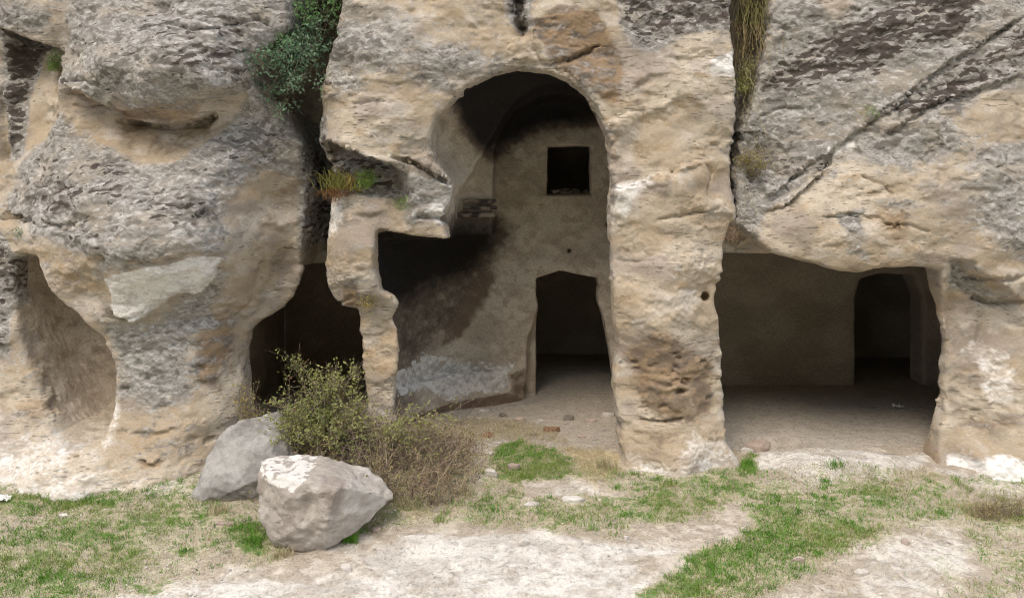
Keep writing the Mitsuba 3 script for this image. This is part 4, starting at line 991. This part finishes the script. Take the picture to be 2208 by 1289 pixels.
shrub('plant_003', c3(48, 506, -.02), (.03, .02, .02), [(c3(48, 500, -.08), (.08, .06, .06), 1)], 14, 80, 300, .022, 'm_leaf_cool', bend=.05, seed=67, r0=.002, twig_len=.05)
tag('plant_003', 'small dark green cushion plant on the rock above the niche', 'plant')
shrub('plant_004', c3(1877, 250, -.02), (.03, .02, .02), [(c3(1877, 240, -.12), (.08, .05, .05), 1)], 14, 80, 320, .022, 'm_leaf_bright', bend=.05, seed=68, r0=.002, twig_len=.05)
tag('plant_004', 'small green plant in the slanting crack of the right rock', 'plant')
shrub('plant_005', c3(800, 655, .1), (.04, .03, .03), [(c3(792, 645, .05), (.10, .08, .16), 1)], 18, 120, 500, .024, 'm_leaf_ochre', bend=.05, seed=69, r0=.002, twig_len=.06)
tag('plant_005', 'olive mossy plant between the hanging rock and the thin pier', 'plant')
shrub('plant_006', c3(1606, 190, .55), (.04, .15, .12), [(c3(1610, 150, .45), (.14, .14, .3), 1), (c3(1605, 190, .35), (.1, .1, .15), .7)], 40, 300, 1300, .03, 'm_leaf', bend=.05, seed=70, r0=.003, twig_len=.12)
tag('plant_006', 'green plant in the cleft right of the pillar', 'plant')
shrub('plant_007', c3(1625, 380, .2), (.08, .1, .03), [(c3(1620, 345, .12), (.24, .15, .16), 1)], 46, 380, 900, .024, 'm_leaf_ochre', bend=.1, seed=71, r0=.003, twig_len=.12)
tag('plant_007', 'yellowish dry herb half way down the cleft right of the pillar', 'plant')
shrub('plant_008', c3(1580, 495, .0), (.03, .02, .03), [(c3(1577, 508, -.15), (.07, .06, .08), 1)], 20, 120, 300, .02, 'm_leaf_red', bend=.05, seed=72, r0=.002, twig_len=.06)
tag('plant_008', 'reddish dry tuft under the cleft at the corner of the cave mouth', 'plant')
shrub('plant_009', c3(2160, 1118, -1.35), (.35, .12, .02), [(c3(2170, 1085, -1.4), (.45, .2, .10), 1), (c3(2110, 1095, -1.4), (.25, .15, .08), .6)], 70, 500, 900, .018, 'm_leaf_ochre', bend=.1, seed=73, r0=.003, twig_len=.10)
tag('plant_009', 'low dry yellowish weed on the ground at the right edge', 'plant')

def strand_tuft(key, bases, tips, r, mat, label, cat='grass tuft', m=6, bend=.0, seed=0, kind=None):
    g = np.random.default_rng(seed)
    P = shrub_branches(bases, tips, m, bend, g, .03)
    scene[key] = mikit.ply(tubes(P, r, r * .35, 3), mat, smooth=True)
    tag(key, label, cat, kind=kind)
g = np.random.default_rng(81)
def cloud(c, r, nn_):
    return np.array(c) + g.normal(size=(nn_, 3)) * np.array(r)
# dry grass on the ledge
b = cloud(c3(738, 408, .1), (.12, .08, .015), 130); t_ = b + g.normal(size=b.shape) * [.09, .06, .05] + [0, -.05, .20]
strand_tuft('grass_tuft', b, t_, .007, 'm_leaf_ochre', 'yellow and rust dry grass tuft on the ledge left of the arch', seed=82, bend=.1)
b = cloud(c3(725, 412, .02), (.10, .04, .02), 160); t_ = b + g.normal(size=b.shape) * [.05, .04, .04] + [0, -.08, -.08]
strand_tuft('grass_tuft_001', b, t_, .003, 'm_leaf_red', 'rust coloured dead grass drooping over the ledge under the yellow tuft', seed=83, bend=.1)
# hanging dry stems in the right cleft
b = cloud(c3(1632, 10, .75), (.13, .15, .35), 260); t_ = b + g.normal(size=b.shape) * [.12, .12, .1] + [-.08, -.25, -.55]
strand_tuft('grass_tuft_002', b, t_, .007, 'm_hang', 'long dry brown stems hanging in the top of the cleft right of the pillar', seed=84, bend=.12)
colours('m_hang', (.20, .165, .09), (.38, .31, .18), (.24, .23, .10), freq=20)
b = cloud(c3(1605, 200, .5), (.05, .08, .25), 46); t_ = b + g.normal(size=b.shape) * [.12, .08, .2] + [.08, -.35, -.75]
strand_tuft('grass_tuft_003', b, t_, .003, 'm_straw', 'thin pale dry stems trailing down the cleft beside the pillar', seed=85, bend=.1, m=8)
b = cloud(c3(1600, 410, .3), (.06, .06, .1), 40); t_ = b + g.normal(size=b.shape) * [.10, .08, .12] + [.0, -.25, -.35]
strand_tuft('grass_tuft_004', b, t_, .003, 'm_straw', 'grey dry stems hanging at the lower end of the cleft', seed=86, bend=.1, m=8)

# ------------------------------------------------------------------ grass: what nobody could count
def scatter(nn_, g):
    """random ground points with more of them near the camera's side of the meadow"""
    return g.uniform(-7.6, 7.6, nn_), g.uniform(-3.9, 1.6, nn_)
def cliff_clear(x, y):
    return (y < sample(Yf, x, np.full_like(x, .12)) - .03) | ((x > -1.6) & (x < 1.25) & (y < 2.3)) | ((x > 3.0) & (x < 5.6) & (y < 3))
g = np.random.default_rng(91)
x, y = scatter(850000, g)
gr = fsample(green, x, y) + .55 * (meshkit.fbm(np.stack([x * 3.5, y * 5, x * 0], -1), 3, 92) - .5) + .7 * (meshkit.fbm(np.stack([x * 13, y * 17, x * 0], -1), 2, 94) - .5)
k = (g.uniform(0, 1, len(x)) < np.clip((gr - .30) / .6, 0, 1) ** 1.4 * .52) & cliff_clear(x, y)
x, y = x[k], y[k]
h = g.uniform(.018, .05, len(x)) * (.7 + .6 * np.clip(gr[k], 0, 1)) * np.where(g.uniform(0, 1, len(x)) < .04, 2.0, 1)
tx, ty = g.uniform(-7.2, 7.2, 240), g.uniform(-3.6, -.3, 240)
kt = (fsample(green, tx, ty) > .38) & cliff_clear(tx, ty); tx, ty = np.repeat(tx[kt], 34), np.repeat(ty[kt], 34)
tx = tx + g.normal(size=len(tx)) * .035; ty = ty + g.normal(size=len(tx)) * .03
h = np.concatenate([h, g.uniform(.035, .085, len(tx))]); x, y = np.concatenate([x, tx]), np.concatenate([y, ty])
scene['grass'] = mikit.ply(blades(x, y, gz(x, y), h, g.uniform(.004, .008, len(x)), g.uniform(.2, 1.1, len(x)), g), 'm_grass')
tag('grass', 'short green grass in patches on the pale earth', 'grass', kind='stuff')
x, y = scatter(340000, g)
st = .5 * fsample(straw, x, y) + .62 * np.clip(fsample(green, x, y) + .12, 0, .6) + .45 * (meshkit.fbm(np.stack([x * 4, y * 5, x * 0 + 3], -1), 3, 93) - .5)
k = (g.uniform(0, 1, len(x)) < np.clip((st - .12) / .4, 0, 1) * .6) & cliff_clear(x, y)
x, y = x[k], y[k]
h = g.uniform(.02, .07, len(x)) * (.8 + .6 * fsample(straw, x, y)) * np.where(g.uniform(0, 1, len(x)) < .05, 1.9, 1)
scene['dry_grass'] = mikit.ply(blades(x, y, gz(x, y), h, g.uniform(.003, .006, len(x)), g.uniform(.3, 1.5, len(x)), g), 'm_straw')
tag('dry_grass', 'dry straw coloured grass among the green', 'grass', kind='stuff')
TF = [(756, 1166, 'm_grass', .10, .16, 'green grass tuft under the right side of the big boulder'), (548, 1170, 'm_grass', .10, .12, 'green grass tuft at the left foot of the big boulder'), (470, 1105, 'm_straw', .14, .13, 'pale dry grass tuft at the foot of the grey boulder'),
      (612, 1200, 'm_straw', .14, .12, 'pale dry grass tuft in front of the big boulder'), (1310, 1010, 'm_straw', .16, .22, 'yellow straw tuft at the left foot of the rock pillar'), (1612, 1005, 'm_grass', .09, .14, 'green grass tuft between the pillar and the pale slab'),
      (2125, 1110, 'm_straw', .22, .20, 'straw tuft within the low weed at the right edge'), (960, 950, 'm_straw', .18, .22, 'pale straw tuft at the right edge of the dead weeds'), (1000, 1065, 'm_straw', .16, .14, 'pale straw tuft in front of the dead weeds'), (880, 1095, 'm_straw', .18, .15, 'pale straw tuft right of the big boulder'),
      (1440, 1045, 'm_grass', .14, .09, 'green grass tuft before the rock pillar')]
for i, (a_, b_, mat, sp, hgt, lab) in enumerate(TF):
    x0, y0 = G([(a_, b_)])[0]
    nb = 130
    x, y = x0 + np.clip(g.normal(size=nb), -1.6, 1.6) * sp * .45, y0 + np.clip(g.normal(size=nb), -1.6, 1.6) * sp * .3
    scene[f'grass_tuft_{i + 5:03d}'] = mikit.ply(blades(x, y, gz(x, y), hgt * g.uniform(.5, 1.1, nb), g.uniform(.004, .007, nb), g.uniform(.2, .8, nb), g), mat)
    tag(f'grass_tuft_{i + 5:03d}', lab, 'grass tuft')
# the tangle of dry weeds right of the bush
cx, cy = G([(800, 985)])[0]
n1 = 1700
u = g.beta(1.2, 1.5, n1)
x = np.interp(u, [0, 1], [-3.0, -.42]) + g.normal(size=n1) * .06
y = g.uniform(-1.3, .35, n1) - .1
keep = cliff_clear(x, y); x, y = x[keep], y[keep]; n1 = len(x)
hh = np.interp(x, [-2.9, -2.3, -1.7, -1.1, -.6, -.2], [.35, .55, .62, .5, .34, .14]) * g.uniform(.35, 1.15, n1) * (.7 + .6 * meshkit.noise(np.stack([x * 3, y * 3, 0 * x], 1), 4))
b = np.stack([x, y, gz(x, y) - .01], 1)
az = meshkit.noise(np.stack([x * 2, y * 2, 0 * x + 9], 1), 6) * 9
t_ = b + np.stack([np.cos(az) * .35 * hh + g.normal(size=n1) * .5 * hh + .05, np.sin(az) * .35 * hh + g.normal(size=n1) * .4 * hh, hh * g.uniform(.55, 1, n1)], 1)
P = shrub_branches(b, t_, 6, .16, g, .04)
half = g.uniform(0, 1, n1) < .70
k = g.integers(0, n1, 3400)
b2 = along(P[k], g.uniform(.35, 1, 3400)); d2_ = (t_ - b)[k]
Q = shrub_branches(b2, b2 + d2_ * .25 + g.normal(size=(3400, 3)) * .08, 4, .1, g, .012)
hk = half[k]
va, qa = tubes(P[half], g.uniform(.0035, .008, half.sum()), .0022, 3)
vb, qb = tubes(Q[hk], .0032, .0016, 3)
scene['dry_weeds'] = mikit.ply((np.vstack([va, vb]), np.vstack([qa, qb + len(va)])), 'm_dryweed', smooth=True)
tag('dry_weeds', 'brown tangle of dead weed stalks right of the bush', 'weeds', kind='stuff')
va, qa = tubes(P[~half] + [0, 0, -.04], .0034, .0014, 3)
vb, qb = tubes(Q[~hk], .002, .0012, 3)
scene['straw_stalks'] = mikit.ply((np.vstack([va, vb]), np.vstack([qa, qb + len(va)])), 'm_straw', smooth=True)
tag('straw_stalks', 'pale straw stalks among the dead weeds right of the bush', 'grass', kind='stuff')
# leaf litter and seed heads of the weeds
kk = g.integers(0, len(Q), 5200)
pos = along(Q[kk], g.uniform(.2, 1, 5200)) + g.normal(size=(5200, 3)) * .015
scene['dry_weeds__leaves'] = mikit.ply(leaves(pos, .042, g=g), 'm_weedleaf')
labels['dry_weeds__leaves'] = {'label': 'small dead and olive leaves', 'kind': 'stuff'}
colours('m_weedleaf', (.24, .215, .10), (.25, .175, .13), (.22, .25, .09), freq=5)
# pebbles strewn over the bare earth
x, y = g.uniform(-7.6, 7.6, 11000), g.uniform(-3.9, 2.9, 11000)
k = (fsample(green, x, y) < .6) & ((y < .2) | (x < 2)) & (g.uniform(0, 1, len(x)) < 1.4 * meshkit.fbm(np.stack([x * 1.5, y * 2, 0 * x], 1), 3, 8) ** 1.5) & cliff_clear(x, y); x, y = x[k], y[k]
r = .005 + .016 * g.uniform(0, 1, len(x)) ** 4 + .012 * (y > .3) * g.uniform(0, 1, len(x)) ** 3
ico = trimesh.creation.icosphere(subdivisions=1, radius=1.0)
iv = np.array(ico.vertices) * (1 + .25 * (meshkit.noise(np.array(ico.vertices) * 2, 5)[:, None] - .5))
rot = g.uniform(0, 2 * np.pi, len(x))
ca, sa = np.cos(rot), np.sin(rot)
vv = iv[None] * np.array([1, .7, .5])
vv = np.stack([vv[..., 0] * ca[:, None] - vv[..., 1] * sa[:, None], vv[..., 0] * sa[:, None] + vv[..., 1] * ca[:, None], vv[..., 2] + np.zeros_like(ca)[:, None]], -1) * r[:, None, None] + np.stack([x, y, gz(x, y) + .2 * r], 1)[:, None]
ff = (np.array(ico.faces)[None] + np.arange(len(x))[:, None, None] * len(iv)).reshape(-1, 3)
scene['pebbles'] = mikit.ply((vv.reshape(-1, 3), ff), 'm_stone_pale', smooth=True)
tag('pebbles', 'small pebbles strewn over the bare earth', 'pebbles', kind='stuff')
